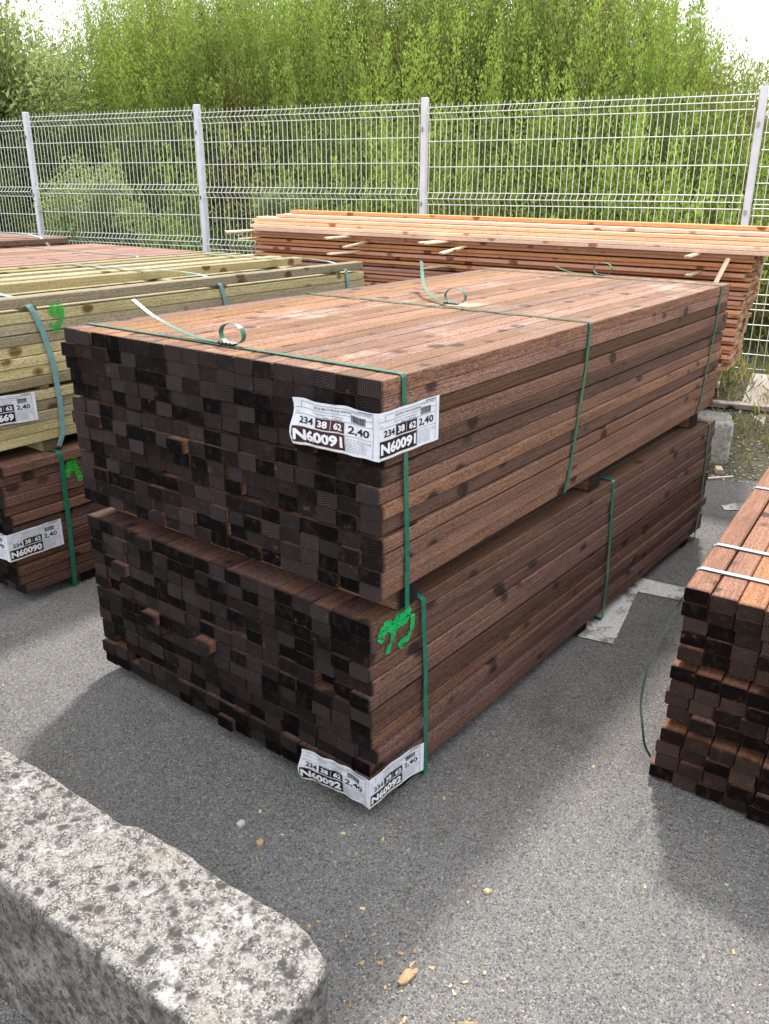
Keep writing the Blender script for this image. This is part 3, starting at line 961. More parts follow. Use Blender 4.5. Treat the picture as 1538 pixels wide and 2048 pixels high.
spt = g.noise(oc, 2.1, 5, .75)
c = g.mix(g.math('MULTIPLY', g.remap(spt, .54, .72), .42), c, (.045, .042, .040))
g.l(c, b.inputs['Base Color']); b.inputs['Roughness'].default_value = .82
b.inputs['Specular IOR Level'].default_value = .35
hh = g.math('ADD', g.math('MULTIPLY', v1.outputs['Distance'], -1.0), g.math('MULTIPLY', fine, .5))
g.bump(hh, .0035, b, .9)
ASPH = m
mb = MB()
rng = random.Random(5)
edge = []
yy = -6.0
while yy < 9:
    s = 3.30 + .05 * noise.noise(Vector((yy * 3.1, 0, 0))) + .03 * noise.noise(Vector((yy * 11, 4, 0)))
    edge.append(((s - .17 * yy) / .985, yy)); yy += .05
n = len(edge)
V = [(-14, e[1], 0) for e in edge] + [(e[0], e[1], 0) for e in edge] + [(e[0] + .012, e[1], -.02) for e in edge]
F = [[i, n + i, n + i + 1, i + 1] for i in range(n - 1)] + [[n + i, 2 * n + i, 2 * n + i + 1, n + i + 1] for i in range(n - 1)]
mb.add(V, F)
tag(mb.build('asphalt_yard', m), kind='structure')

# worn white bay markings
m, t, b, out = mat_new('road_paint')
g = N(t)
oc = g.n('TexCoord').outputs['Object']
n1 = g.noise(oc, 7, 5, .7); n2 = g.noise(oc, 160, 3, .7)
vc = g.n('TexVoronoi', feature='DISTANCE_TO_EDGE')
dv = g.n('VectorMath', operation='ADD'); g.l(oc, dv.inputs[0])
nn = g.n('TexNoise'); g.l(oc, nn.inputs['Vector']); nn.inputs['Scale'].default_value = 12
g.l(g.vmul(nn.outputs['Color'], (.1, .1, .1)), dv.inputs[1])
g.l(dv.outputs[0], vc.inputs['Vector']); vc.inputs['Scale'].default_value = 9
crack = g.remap(vc.outputs['Distance'], .0, .06, 1, 0)
c = g.mix(g.remap(n2, .35, .6), (.50, .49, .48), (.80, .80, .79))
c = g.mix(g.math('MULTIPLY', g.math('MULTIPLY', crack, g.remap(n1, .45, .6)), .9), c, (.08, .08, .078))
c = g.mix(g.math('MULTIPLY', g.remap(n1, .50, .60), .8), c, (.15, .145, .14))
g.l(c, b.inputs['Base Color']); b.inputs['Roughness'].default_value = .8
g.bump(n2, .003, b)
def marking(pts, seed):
    mb = MB()
    rr = random.Random(seed)
    P = []
    for i in range(len(pts)):
        a, c_ = Vector((*pts[i], 0)), Vector((*pts[(i + 1) % len(pts)], 0))
        k = max(2, int((c_ - a).length / .02))
        for q in range(k):
            p = a.lerp(c_, q / k)
            P.append((p.x + rr.uniform(-.003, .003), p.y + rr.uniform(-.003, .003), .004))
    mb.add(P, [list(range(len(P)))])
    tag(mb.build('bay_marking', m), kind='structure')
marking([(1.175, .022), (1.202, -.112), (1.655, -.022), (1.691, -.211), (1.745, -.50), (1.865, -.48), (1.809, -.17), (1.790, -.02), (1.80, .10), (1.4, .06)], 1)
marking([(2.95, -.18), (3.05, -.12), (2.86, .02), (2.80, -.02)], 2)

# ------------------------------------------------------------ lichen-spotted concrete block
m, t, b, _ = mat_new('lichen_concrete')
g = N(t)
oc = g.n('TexCoord').outputs['Object']
n1 = g.noise(oc, 9, 6, .65); n2 = g.noise(oc, 55, 5, .75); n3 = g.noise(oc, 230, 3, .7)
vl = g.n('TexVoronoi', feature='F1'); vv = g.n('VectorMath', operation='ADD'); g.l(oc, vv.inputs[0])
nn = g.n('TexNoise'); g.l(oc, nn.inputs['Vector']); nn.inputs['Scale'].default_value = 70; nn.inputs['Detail'].default_value = 4
g.l(g.vmul(nn.outputs['Color'], (.03, .03, .03)), vv.inputs[1]); g.l(vv.outputs[0], vl.inputs['Vector'])
vl.inputs['Scale'].default_value = 31
sc = g.n('SeparateColor'); g.l(vl.outputs['Color'], sc.inputs[0])
c = g.mix(g.remap(n2, .42, .57), (.065, .060, .056), (.31, .295, .275))
c = g.mix(g.remap(n3, .50, .62), c, (.42, .395, .37))
c = g.mix(g.math('MULTIPLY', g.remap(n1, .58, .70), .5), c, (.26, .20, .155))
spot = g.math('MULTIPLY', g.remap(g.math('MULTIPLY_ADD', n2, -.35, g.math('ADD', vl.outputs['Distance'], .17)), .22, .42, 1, 0), g.remap(sc.outputs[0], .12, .26))
c = g.mix(g.math('MULTIPLY', spot, .92), c, (.040, .041, .040))
v3 = g.n('TexVoronoi', feature='F1'); g.l(vv.outputs[0], v3.inputs['Vector']); v3.inputs['Scale'].default_value = 75
s3c = g.n('SeparateColor'); g.l(v3.outputs['Color'], s3c.inputs[0])
sp3 = g.math('MULTIPLY', g.remap(v3.outputs['Distance'], .25, .5, 1, 0), g.remap(s3c.outputs[0], .55, .65))
c = g.mix(g.math('MULTIPLY', sp3, .75), c, (.085, .083, .078))
wh = g.math('MULTIPLY', g.remap(n1, .36, .43, 1, 0), g.remap(n2, .4, .55))
c = g.mix(wh, c, (.56, .55, .54))
# upright faces: browner, darker colour with their shadowed look painted in
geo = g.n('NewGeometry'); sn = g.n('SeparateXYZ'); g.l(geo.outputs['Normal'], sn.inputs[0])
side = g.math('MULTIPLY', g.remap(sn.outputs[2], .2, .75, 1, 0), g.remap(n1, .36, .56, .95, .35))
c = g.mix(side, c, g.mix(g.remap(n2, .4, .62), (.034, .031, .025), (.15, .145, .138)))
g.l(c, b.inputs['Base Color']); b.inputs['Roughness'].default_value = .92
g.bump(g.math('ADD', g.math('MULTIPLY', n2, 1.0), g.math('MULTIPLY', n3, .5)), .008, b, .9)
LICHEN = m
def stone_block(name, L, Wd, H, nL, nW, nH, amp, rad, seed, mat, chip=None, mid_dip=0.0):
    """rounded weathered block, local x = length"""
    bm = {}
    V, F = [], []
    def vid(i, j, k):
        key = (i, j, k)
        if key not in bm:
            x, y, z = L * i / nL, Wd * (j / nW - .5), H * k / nH
            # round the edges
            cx = min(max(x, rad), L - rad); cy = min(max(y, -Wd / 2 + rad), Wd / 2 - rad); cz = min(max(z, 0), H - rad * .8)
            d = Vector((x - cx, y - cy, z - cz))
            if d.length > rad: d = d.normalized() * rad
            p = Vector((cx, cy, cz)) + d
            q = Vector((p.x * 3 + seed, p.y * 3, p.z * 3))
            n_ = noise.fractal(q * 2.2, .9, 2.0, 6)
            n2_ = noise.fractal(q * 12, .6, 2.0, 6)
            dirv = Vector(((p.x - L / 2) / L * .6, p.y / Wd, (p.z / H - .4))).normalized()
            p += dirv * (n_ * amp + n2_ * amp * .45)
            if chip: p = chip(p)
            if k == 0: p.z = 0
            bm[key] = len(V); V.append(p)
        return bm[key]
    def quad(a, b_, c_, d_): F.append([vid(*a), vid(*b_), vid(*c_), vid(*d_)])
    for i in range(nL):
        for j in range(nW):
            quad((i, j, nH), (i + 1, j, nH), (i + 1, j + 1, nH), (i, j + 1, nH))
            quad((i, j, 0), (i, j + 1, 0), (i + 1, j + 1, 0), (i + 1, j, 0))
        for k in range(nH):
            quad((i, 0, k), (i + 1, 0, k), (i + 1, 0, k + 1), (i, 0, k + 1))
            quad((i, nW, k), (i, nW, k + 1), (i + 1, nW, k + 1), (i + 1, nW, k))
    for j in range(nW):
        for k in range(nH):
            quad((0, j, k), (0, j, k + 1), (0, j + 1, k + 1), (0, j + 1, k))
            quad((nL, j, k), (nL, j + 1, k), (nL, j + 1, k + 1), (nL, j, k + 1))
    mb = MB(); mb.add(V, F)
    return mb.build(name, mat, None, True)
def chip1(p):
    # a shallow step broken out of the far edge
    if p.y < -.02:
        k = (-.02 - p.y) / .09
        p.y += .012 * sst(.50, .54, p.x) * k
        p.y += .006 * sst(1.0, 1.06, p.x) * k
    if p.x < .12: p.y -= (p.y) * .35 * (1 - p.x / .12) ** 2
    return p
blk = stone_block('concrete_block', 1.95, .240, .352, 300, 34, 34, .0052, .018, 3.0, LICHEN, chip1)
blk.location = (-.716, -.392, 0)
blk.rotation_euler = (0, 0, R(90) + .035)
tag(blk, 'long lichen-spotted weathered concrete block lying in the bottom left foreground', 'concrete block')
blk2 = stone_block('concrete_block', .30, .24, .25, 24, 20, 18, .010, .03, 9.0, plain('pale_concrete', (.36, .345, .32), .9, .15, .45, 45, 0, .004))
blk2.location = (3.50, .30, .0); blk2.rotation_euler = (0, 0, .35)
tag(blk2, 'small grey stone block on the verge behind the far end of the lower centre bundle', 'stone block')
# weathered plank on the verge
o = stick(None, (3.95, .215, .10), (4.60, .31, .335), w=.165, th=.028, mats=GREYW, name='old_plank', tint=(.9, .2, .5, 1), sd=5)
tag(o, 'old grey weathered plank leaning across the verge at the right edge', 'plank')
o = stick(None, (4.12, .75, .20), (4.30, -.3, .23), w=.09, th=.03, mats=GREYW, name='old_plank', tint=(.5, .6, .5, 1), sd=6)
tag(o, 'thin brown plank lying on the weeds behind the grey plank', 'plank')

# ------------------------------------------------------------ welded mesh fence
fence = empty('mesh_fence', (4.43, 2.987, .3))
tag(fence, 'white welded mesh fence with folded panels and square posts along the bank', 'fence')
fence.location = (0, 0, 0)
FP = [(3.36, 9.10, 2.16), (3.684, 7.151, 2.15), (4.064, 5.127, 2.15), (4.43, 2.987, 2.125), (4.789, .638, 2.10), (5.15, -1.73, 2.10)]
rng = random.Random(9)
for (x, y, h) in FP:
    mb = MB()
    g0 = ground_h(x, y) - .03
    a = math.atan2(-.17, .985) + R(90)
    hw = .028
    lean = (0.0, 0.0)
    ring = []
    cs = [(-hw, -hw * .8), (hw, -hw * .8), (hw, hw * .8), (-hw, hw * .8)]
    bv = .006
    oct2 = []
    for i, (cx, cy) in enumerate(cs):
        sx, sy = (1 if cx > 0 else -1), (1 if cy > 0 else -1)
        pa = (cx - sx * bv, cy); pb = (cx, cy - sy * bv)
        oct2 += [pa, pb] if i % 2 else [pb, pa]
    V = []
    for (zq, kk) in ((g0, 1), (h - .005, 1), (h, .86)):
        for (px, py) in oct2:
            qx, qy = rot2(px * kk, py * kk, -1.43 + R(90) + R(90) * 0)
            V.append((x + qx, y + qy, zq))
    F = [[i * 8 + j, i * 8 + (j + 1) % 8, (i + 1) * 8 + (j + 1) % 8, (i + 1) * 8 + j] for i in range(2) for j in range(8)]
    F.append([16 + j for j in range(8)])
    mb.add(V, F)
    po = mb.build('post', POST_M, fence)
    # clamps
    mc = MB()
    for zq in (h - .22, h - .75, h - 1.3):
        for sgn in (-1, 1):
            tube(mc, [(x - .036 , y + sgn * .0, zq - .015), (x - .036, y + sgn * .0, zq + .015)], .007, 6)
    mc.build('clamp', FENCE_M, po)

def panel(A, B, top, bot, vs, singles, fold=.035, pitch=.0455, r=.0026, flat=False):
    A, B = Vector((A[0], A[1], 0)), Vector((B[0], B[1], 0))
    d = (B - A).normalized(); Ln = (B - A).length
    nrm = Vector((-d.y, d.x, 0))
    if nrm.x > 0: nrm = -nrm                     # folds point to the yard
    a, e = .045, Ln - .045
    mb = MB()
    prof = [(top + .028, 0)]
    if not flat:
        for vz in vs:                           # each fold: top wire, nose, bottom wire
            prof += [(vz, 0), (vz - .043, fold), (vz - .086, 0)]
    prof += [(bot, 0)]
    k = int((e - a) / pitch)
    for i in range(k + 1):
        q = a + (e - a) * i / k
        P = [A + d * q - nrm * (-o_) + Vector((0, 0, z_)) for (z_, o_) in prof]
        tube(mb, P, r, 4)
    hz = list(singles)
    for z_ in hz:
        tube(mb, [A + d * (a - .01) + nrm * .004 + Vector((0, 0, z_)), A + d * (e + .01) + nrm * .004 + Vector((0, 0, z_))], r * 1.15, 5)
    if not flat:
        for vz in vs:
            for (z_, o_) in ((vz, .004), (vz - .043, fold + .004), (vz - .086, .004)):
                tube(mb, [A + d * (a - .01) + nrm * o_ + Vector((0, 0, z_)), A + d * (e + .01) + nrm * o_ + Vector((0, 0, z_))], r * 1.15, 5)
    mb.build('mesh_panel', FENCE_M, fence)
def std(i, j, dz, dzb=0):
    V3 = (2.105 + dz, 1.505 + dz, 1.065 + dz, .62 + dz)
    S = (1.87 + dz, 1.69 + dz, 1.25 + dz, .80 + dz)
    panel(FP[i], FP[j], 2.105 + dz, .40 + dz, V3[:3], [s for s in S] + [.61 + dz, .43 + dz])
std(0, 1, -.03)
panel(FP[0], FP[1], 2.05, .5, (), (), flat=True) if False else None
std(1, 2, .0)
std(2, 3, -.02)
std(3, 4, -.05)
panel(FP[4], FP[5], 2.03, .30, (2.03,), [2.03 - .1 * i for i in range(2, 18)] + [1.40, 1.375, .77], pitch=.052)

# ------------------------------------------------------------ vegetation
def leaf_mat(name, c0, c1, c2, trans=.35):
    m, t, b, out = mat_new(name)
    g = N(t)
    tn = g.n('Attribute', attribute_name='tint').outputs['Color']
    s = g.n('SeparateColor'); g.l(tn, s.inputs[0])
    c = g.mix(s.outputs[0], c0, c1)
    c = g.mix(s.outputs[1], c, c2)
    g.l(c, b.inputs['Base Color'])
    b.inputs['Roughness'].default_value = .6
    b.inputs['Specular IOR Level'].default_value = .3
    tr = g.n('BsdfTranslucent'); 
    hs = g.n('HueSaturation'); g.l(c, hs.inputs['Color']); hs.inputs['Value'].default_value = 1.5; hs.inputs['Saturation'].default_value = 1.1
    g.l(hs.outputs[0], tr.inputs[0])
    mx = g.n('MixShader'); mx.inputs[0].default_value = trans
    g.l(b.outputs[0], mx.inputs[1]); g.l(tr.outputs[0], mx.inputs[2]); g.l(mx.outputs[0], out.inputs[0])
    return m
LEAF = leaf_mat('weed_leaves', (.034, .066, .016), (.27, .375, .085), (.24, .14, .06), .45)
LEAF_P = leaf_mat('shrub_leaves', (.06, .10, .03), (.36, .43, .17), (.25, .2, .1), .4)
GRASSM = leaf_mat('verge_leaves', (.05, .075, .02), (.22, .27, .07), (.42, .33, .18), .35)

def quads_obj(name, P4, tint4, mat, parent=None):
    """P4: (n,4,3) array of quads"""
    n = len(P4)
    me = bpy.data.meshes.new(name)
    me.vertices.add(n * 4)
    me.vertices.foreach_set('co', P4.astype(np.float32).ravel())
    me.loops.add(n * 4)
    me.loops.foreach_set('vertex_index', np.arange(n * 4, dtype=np.int32))
    me.polygons.add(n)
    me.polygons.foreach_set('loop_start', np.arange(0, n * 4, 4, dtype=np.int32))
    me.polygons.foreach_set('loop_total', np.full(n, 4, dtype=np.int32))
    me.materials.append(mat)
    a = me.attributes.new('tint', 'FLOAT_COLOR', 'POINT')
    tt = np.repeat(tint4[:, None, :], 4, axis=1)
    a.data.foreach_set('color', tt.astype(np.float32).ravel())
    me.update(calc_edges=True)
    me.validate()
    o = bpy.data.objects.new(name, me)
    COL.objects.link(o)
    if parent: o.parent = parent
    return o

def leaves(base, direc, length, width, nrg, tint, fold=.0):
    """diamond leaves: base (n,3), unit direction (n,3)"""
    n = len(base)
    up = nrg.normal(size=(n, 3)); up[:, 2] += .4
    side = np.cross(direc, up); side /= np.linalg.norm(side, axis=1, keepdims=True) + 1e-9
    tip = base + direc * length[:, None]
    mid = base + direc * (length * .45)[:, None]
    nn = np.cross(side, direc)
    a = mid + side * (width / 2)[:, None] + nn * (width * fold)[:, None]
    c = mid - side * (width / 2)[:, None] + nn * (width * fold)[:, None]
    return np.stack([base, a, tip, c], 1), tint

def plumes(nrg, bx, by, bz, H, lean, nl, llen, lwid, spread, t0=.12, yel=None, brown=None):
    """tall leafy weed stems with side shoots"""
    n = len(bx)
    t = t0 + (1 - t0) * nrg.random((n, nl)) ** .85
    ang = nrg.random((n, nl)) * 2 * np.pi
    rad = spread[:, None] * (1.02 - t) ** .7 * nrg.random((n, nl)) ** .5
    px = bx[:, None] + lean[0][:, None] * t ** 1.6 + np.cos(ang) * rad
    py = by[:, None] + lean[1][:, None] * t ** 1.6 + np.sin(ang) * rad
    pz = bz[:, None] + H[:, None] * t + rad * .35
    dx = np.cos(ang) * (.75 - .4 * t) + nrg.normal(0, .3, (n, nl))
    dy = np.sin(ang) * (.75 - .4 * t) + nrg.normal(0, .3, (n, nl))
    dz = .55 + .5 * t + nrg.normal(0, .3, (n, nl))
    d = np.stack([dx, dy, dz], -1).reshape(-1, 3); d /= np.linalg.norm(d, axis=1, keepdims=True)
    base = np.stack([px, py, pz], -1).reshape(-1, 3)
    L = (llen * (1.15 - .55 * t) * nrg.uniform(.6, 1.35, (n, nl))).ravel()
    Wd = L * lwid
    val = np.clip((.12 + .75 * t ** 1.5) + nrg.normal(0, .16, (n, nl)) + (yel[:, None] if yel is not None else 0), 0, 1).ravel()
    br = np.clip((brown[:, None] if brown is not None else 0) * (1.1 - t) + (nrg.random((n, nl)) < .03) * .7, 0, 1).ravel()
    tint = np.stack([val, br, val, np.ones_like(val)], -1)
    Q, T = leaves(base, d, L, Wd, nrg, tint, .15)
    # stems as thin strips
    k = 6
    tt = np.linspace(0, 1, k + 1)
    sx = bx[:, None] + lean[0][:, None] * tt ** 1.6
    sy = by[:, None] + lean[1][:, None] * tt ** 1.6
    sz = bz[:, None] + H[:, None] * tt
    S = np.stack([sx, sy, sz], -1)
    w = .004 * (1.1 - tt)[None, :, None]
    off = np.array([.6, -.8, 0])[None, None, :] * w
    A, B_ = S - off, S + off
    st = np.stack([A[:, :-1], B_[:, :-1], B_[:, 1:], A[:, 1:]], 2).reshape(-1, 4, 3)
    ts = np.tile(np.array([[.45, .35, .4, 1]]), (len(st), 1))
    return np.concatenate([Q, st]), np.concatenate([T, ts])

nrg = np.random.default_rng(12)
gh = np.vectorize(ground_h)
Qs, Ts = [], []
# the bank: many stems, denser at the crest the camera sees
N1 = 4200
s = 5.35 + 4.9 * nrg.random(N1) ** .9
y = -1.5 + 12.6 * nrg.random(N1)
keep = s < 5.35 + 4.9 * 1
# gap with shade and bare earth low on the left behind the fence
gapm = (y > 5.0) & (y < 8.6) & (s < 6.7) & (nrg.random(N1) < .75)
s, y = s[~gapm], y[~gapm]
x = (s - .17 * y) / .985
z0 = gh(x, y)
n = len(x)
clump = np.array([noise.noise(Vector((a * .9, b_ * .9, 3))) for a, b_ in zip(x, y)])
front = 1 - np.clip((s - 5.3) / 2.2, 0, 1)
H = nrg.uniform(1.1, 2.15, n) * (1 - .30 * front) * (1 + .22 * clump)
qq = np.clip((y - .45 * (s - 6.4) - .25) / 2.3, 0, 1)
H *= .66 + .34 * qq * qq * (3 - 2 * qq)
br = np.clip(np.array([noise.noise(Vector((a * .8 + 5, b_ * .8, 9))) for a, b_ in zip(x, y)]) * 2.2 - .1, 0, .85)
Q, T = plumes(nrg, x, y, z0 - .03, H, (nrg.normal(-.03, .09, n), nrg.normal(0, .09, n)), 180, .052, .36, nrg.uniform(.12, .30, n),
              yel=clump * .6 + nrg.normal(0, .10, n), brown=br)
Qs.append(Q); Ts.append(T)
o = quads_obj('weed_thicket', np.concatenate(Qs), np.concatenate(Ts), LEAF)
tag(o, 'dense thicket of tall yellow-green leafy weeds covering the bank behind the fence', 'weed thicket', kind='stuff')
# low ground cover between the stems
N2 = 26000
s = 4.95 + 5.4 * nrg.random(N2); y = -2 + 13 * nrg.random(N2)
x = (s - .17 * y) / .985
z0 = gh(x, y)
base = np.stack([x, y, z0 + nrg.random(N2) ** 2 * .25], -1)
d = nrg.normal(size=(N2, 3)) * .6; d[:, 2] = np.abs(d[:, 2]) + .6; d /= np.linalg.norm(d, axis=1, keepdims=True)
val = np.clip(nrg.normal(.28, .2, N2), 0, 1); brn = (nrg.random(N2) < .25) * nrg.random(N2)
Q, T = leaves(base, d, nrg.uniform(.05, .14, N2), nrg.uniform(.008, .03, N2), nrg, np.stack([val, brn, val, np.ones(N2)], -1))
tag(quads_obj('undergrowth', Q, T, LEAF), 'low leafy undergrowth covering the foot of the bank behind the mesh', 'undergrowth', kind='stuff')

def bush(name, label, c, r, nb, nl, leaf, mat, seed, arch=.3, ar=.34, val0=.45):
    q = np.random.default_rng(seed)
    root = empty(name, (c[0], c[1], ground_h(c[0], c[1])))
    tag(root, label, 'bush', None)
    zb = 0.0
    mb = MB()
    Q, T = [], []
    for i in range(nb):
        th = q.random() * 2 * np.pi
        el = q.uniform(.12, 1.0)
        rr = q.uniform(.6, 1.08)
        tip = np.array([math.cos(th) * math.sqrt(1 - el ** 2) * r[0] * rr, math.sin(th) * math.sqrt(1 - el ** 2) * r[0] * rr, (c[2] - root.location.z) + (el - .35) * r[1] * rr])
        base = np.array([q.normal(0, .05), q.normal(0, .05), 0])
        tt = np.linspace(0, 1, 7)[:, None]
        mid = (base + tip) / 2 + np.array([0, 0, arch * r[1]])
        P = base * (1 - tt) ** 2 + 2 * mid * tt * (1 - tt) + tip * tt ** 2
        if i % 3 == 0: tube(mb, [tuple(p) for p in P], .009, 4, taper=.25)
        k = nl
        t = q.random(k) ** .6
        t = .3 + .7 * t
        pos = base * ((1 - t) ** 2)[:, None] + 2 * mid * (t * (1 - t))[:, None] + tip * (t ** 2)[:, None] + q.normal(0, .055 * r[0] / .6, (k, 3))
        dd = (tip - mid)[None, :] * .8 + q.normal(0, .45, (k, 3)); dd[:, 2] -= .1
        dd /= np.linalg.norm(dd, axis=1, keepdims=True)
        ln = leaf * q.uniform(.6, 1.3, k)
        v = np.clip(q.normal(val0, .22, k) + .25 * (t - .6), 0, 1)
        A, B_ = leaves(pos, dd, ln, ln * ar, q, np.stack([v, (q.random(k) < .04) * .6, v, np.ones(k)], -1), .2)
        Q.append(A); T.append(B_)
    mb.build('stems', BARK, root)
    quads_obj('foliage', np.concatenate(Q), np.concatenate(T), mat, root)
    return root
BARK = plain('bark', (.10, .075, .05), .9, .1, .3, 40, 0, .004)
bush('leafy_bush', 'tall pale green arching bush above the fence at the top left corner', (4.4, 9.25, 2.6), (1.25, 1.5), 190, 170, .075, LEAF_P, 4, .35, .36, .5)
bush('leafy_bush', 'rounded light green bush low behind the left end of the fence mesh', (4.22, 7.05, 1.15), (.62, .95), 110, 130, .042, LEAF_P, 5, .25, .4, .55)
bush('leafy_bush', 'dark leafy bush in the shade behind the fence at far left', (3.95, 8.5, .95), (.6, .75), 70, 110, .06, LEAF, 6, .3, .36, .15)
bush('leafy_bush', 'small ragged green bush against the second fence post from the left', (4.32, 5.9, .85), (.5, .65), 70, 110, .045, LEAF, 7, .3, .36, .45)
bush('leafy_bush', 'pale young bush behind the fence just left of the middle post', (4.75, 4.75, 1.0), (.45, .9), 70, 110, .045, LEAF_P, 8, .3, .36, .35)

# a crept ivy-like weed climbing each visible post foot is left out; verge weeds instead
N3 = 5200
s = 3.36 + 1.6 * nrg.random(N3); y = -1.2 + 2.6 * nrg.random(N3)
cl = np.array([noise.noise(Vector((a * 3.5, b_ * 3.5, 7))) for a, b_ in zip(s, y)])
near = np.clip((s - 3.3) / 1.3, 0, 1)
k = (cl + near * .9 - .22) > nrg.random(N3) * .7
s, y, near = s[k], y[k], near[k]
x = (s - .17 * y) / .985
n = len(x)
z0 = gh(x, y)
base = np.stack([x, y, z0], -1)
d = nrg.normal(size=(n, 3)) * .55; d[:, 2] = np.abs(d[:, 2]) + .45; d /= np.linalg.norm(d, axis=1, keepdims=True)
ln = nrg.uniform(.03, .07, n) + near * nrg.random(n) * .17
val = np.clip(nrg.normal(.55, .25, n), 0, 1); brn = (nrg.random(n) < .45) * nrg.random(n)
Q, T = leaves(base, d, ln, nrg.uniform(.005, .014, n), nrg, np.stack([val, brn, val, np.ones(n)], -1))
tag(quads_obj('verge_weeds', Q, T, GRASSM), 'sparse grass and weeds on the stony verge at the right edge', 'weeds', kind='stuff')

# gravel and litter on the verge
def pebbles(name, pts, size, mat, label, cat, seed, flat=.6):
    q = random.Random(seed)
    mb = MB()
    for (x_, y_, z_) in pts:
        s_ = size * q.uniform(.4, 1.4)
        a = q.random() * 6.28
        vs = []
        for (ux_, uy, uz) in ((1, 0, 0), (0, 1, 0), (-1, 0, 0), (0, -1, 0), (.1, .1, flat), (0, 0, -flat)):
            qx, qy = rot2(ux_ * q.uniform(.6, 1.2), uy * q.uniform(.5, 1), a)
            vs.append((x_ + qx * s_, y_ + qy * s_, z_ + uz * s_))
        tv = q.random()
        mb.add(vs, [[0, 1, 4], [1, 2, 4], [2, 3, 4], [3, 0, 4], [1, 0, 5], [2, 1, 5], [3, 2, 5], [0, 3, 5]], 0, None, (tv, q.random(), q.random(), 1))
    o = mb.build(name, mat)
    tag(o, label, cat, kind='stuff')
    return o
def tint_mat(name, a, b_):
    m, t, b, _ = mat_new(name)
    g = N(t)
    tn = g.n('Attribute', attribute_name='tint').outputs['Color']
    s = g.n('SeparateColor'); g.l(tn, s.inputs[0])
    c = g.mix(s.outputs[0], a, b_)
    g.l(c, b.inputs['Base Color']); b.inputs['Roughness'].default_value = .85
    return m
PEB = tint_mat('gravel_stones', (.10, .09, .08), (.50, .47, .43))
CHIPM = tint_mat('wood_chips', (.34, .20, .10), (.72, .58, .34))
rng = random.Random(31)
pts = []
while len(pts) < 2600:
    s_ = 3.25 + 1.3 * rng.random() ** 1.4; y_ = rng.uniform(-1.2, 1.2)
    x_ = (s_ - .17 * y_) / .985
    pts.append((x_, y_, max(0, ground_h(x_, y_)) + .002))
pebbles('gravel', pts, .010, PEB, 'loose grey gravel spilling over the asphalt edge onto the verge', 'gravel', 1)

# small splinters scattered on the asphalt
mb = MB()
def splinter(mb, x_, y_, ln, w, q):
    a = q.random() * math.pi
    h = q.uniform(.0008, .003)
    vs = []
    for (px, py, pz) in ((-ln / 2, -w / 2, 0), (ln / 2, -w * q.uniform(.1, .5), 0), (ln / 2 * q.uniform(.7, 1), w * q.uniform(.1, .5), 0), (-ln / 2 * q.uniform(.7, 1), w / 2, 0)):
        qx, qy = rot2(px, py, a)
        vs.append((x_ + qx, y_ + qy, .0006))
    vs += [(v[0], v[1], h + q.uniform(0, .0015)) for v in vs]
    mb.add(vs, [[3, 2, 1, 0], [4, 5, 6, 7], [0, 1, 5, 4], [1, 2, 6, 5], [2, 3, 7, 6], [3, 0, 4, 7]], 0, None, (q.random(), 0, 0, 1))
for i in range(240):
    r_ = rng.random()
    if r_ < .45: x_, y_ = rng.gauss(-.36, .10), rng.gauss(-.38, .13)
    elif r_ < .8: x_, y_ = rng.uniform(-.6, .6), rng.uniform(-1.0, .4)
    else: x_, y_ = rng.uniform(-.6, 2.8), rng.uniform(-.5, 1.9)
    if -.02 < x_ < 2.45 and -.02 < y_ < 1.2: continue
    if -.9 < x_ < -.58 and y_ > -.4: continue
    ln = rng.choice((.002, .0025, .003, .003, .004, .005, .008, .013)); splinter(mb, x_, y_, ln, ln * rng.uniform(.2, .7) + .0008, rng)
o = mb.build('wood_splinters', CHIPM)
tag(o, 'tiny pale wood splinters scattered over the asphalt', 'splinters', kind='stuff')

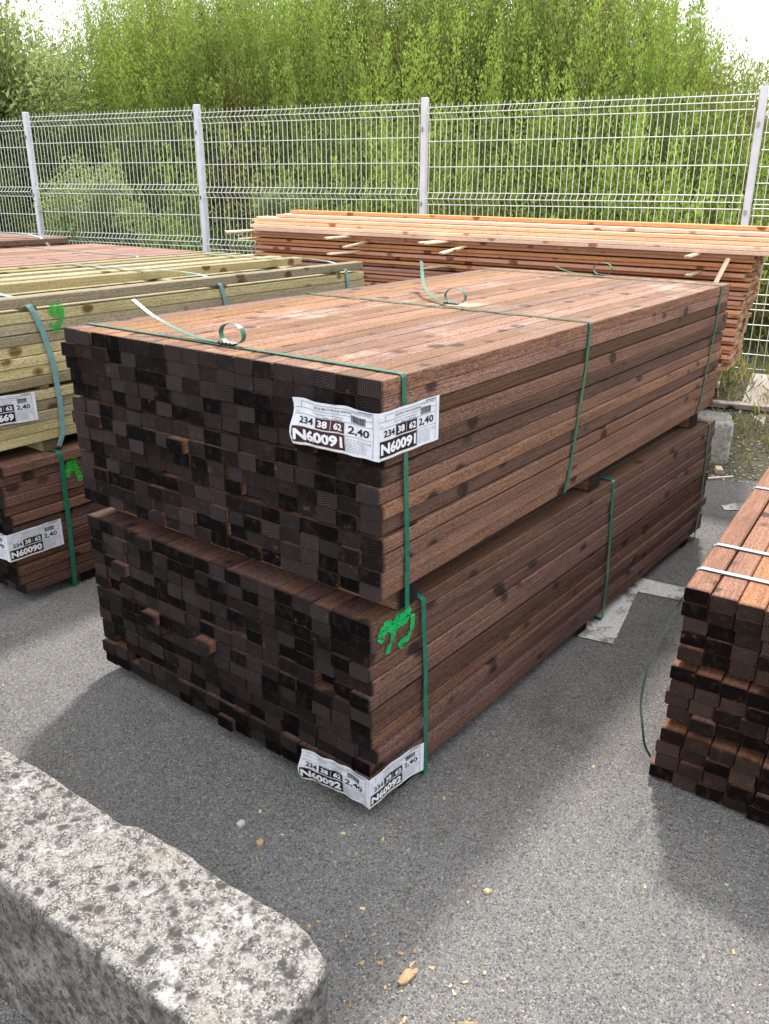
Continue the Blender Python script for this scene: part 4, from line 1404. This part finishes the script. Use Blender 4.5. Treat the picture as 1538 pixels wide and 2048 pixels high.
def chip(label, x_, y_, ln, w, a, seed, tv=.6, name='wood_chip'):
    q = random.Random(seed)
    n_ = 18
    top_, bot = [], []
    for i in range(n_):
        th = 2 * math.pi * i / n_
        sq = .75 + .25 * abs(math.cos(2 * th))
        rx_ = ln / 2 * (sq + q.uniform(-.18, .12)); ry = w / 2 * (sq + q.uniform(-.25, .15))
        px, py = rot2(rx_ * math.cos(th), ry * math.sin(th), a)
        top_.append((x_ + px, y_ + py, .0065 + q.uniform(-.002, .003))); bot.append((x_ + px * .95, y_ + py * .95, .0006))
    V = top_ + bot + [(x_, y_, .010)]
    F = [[i, (i + 1) % n_, 2 * n_] for i in range(n_)] + [[n_ + i, n_ + (i + 1) % n_, (i + 1) % n_, i] for i in range(n_)] + [[n_ + n_ - 1 - i for i in range(n_)]]
    mb = MB(); mb.add(V, F, 0, None, [(min(1, max(0, tv + q.uniform(-.25, .25))), 0, 0, 1) for _ in V])
    o = mb.build(name, CHIPM)
    tag(o, label, 'wood chip', 'wood chips on the asphalt')
chip('large orange-brown bark chip on the asphalt at the bottom centre', -.331, -.326, .062, .024, .35 + R(90) * 0 + 2.6, 1, .25)
chip('ragged tan chip on the asphalt in front of the bundle label, left of it', -.246, .185, .024, .016, .4, 2, .4)
chip('small pale chip alone on the asphalt, right of the bottom centre', -.038, -.340, .020, .011, -.8, 3, .85)
chip('small tan chip between the ragged chip and the long block', -.29, .15, .011, .007, .9, 4, .5)
chip('small tan chip a little below the N60092 sheet', -.055, -.05, .012, .007, .2, 5, .6)
chip('small orange chip on the asphalt just right of the N60092 sheet', .165, -.085, .012, .009, .2, 6, .45)
chip('thin straw-like splinter lying crosswise at the bottom centre', -.345, -.48, .04, .004, -.92, 7, .9)
# pale pebble
pb = MB()
o = stone_block('pebble', .022, .016, .012, 6, 5, 4, .001, .005, 2.0, plain('pale_pebble', (.5, .52, .53), .6, .3, .15, 200))
o.location = (-.241, .269, 0)
tag(o, 'small pale grey pebble on the asphalt between bundle and block', 'pebble')
# little offcut on the verge
o = stick(None, (3.36, .18, .016), (3.42, .21, .018), w=.035, th=.028, mats=STICK, name='wood_offcut', sd=61)
tag(o, 'short square pale offcut lying at the asphalt edge', 'offcut')
o = stick(None, (3.18, .24, .012), (3.34, .10, .014), w=.010, th=.006, mats=STICK, name='wood_offcut', sd=62)
tag(o, 'thin pale stick lying at the asphalt edge beside the offcut', 'stick')
print('objects', len(bpy.data.objects), 'tops', BL['top'], BU['top'] + oz, CL['top'], DU['top'] + DU['t'].location.z, HR['top'], 'G', GTOP, len(zs), cnt)
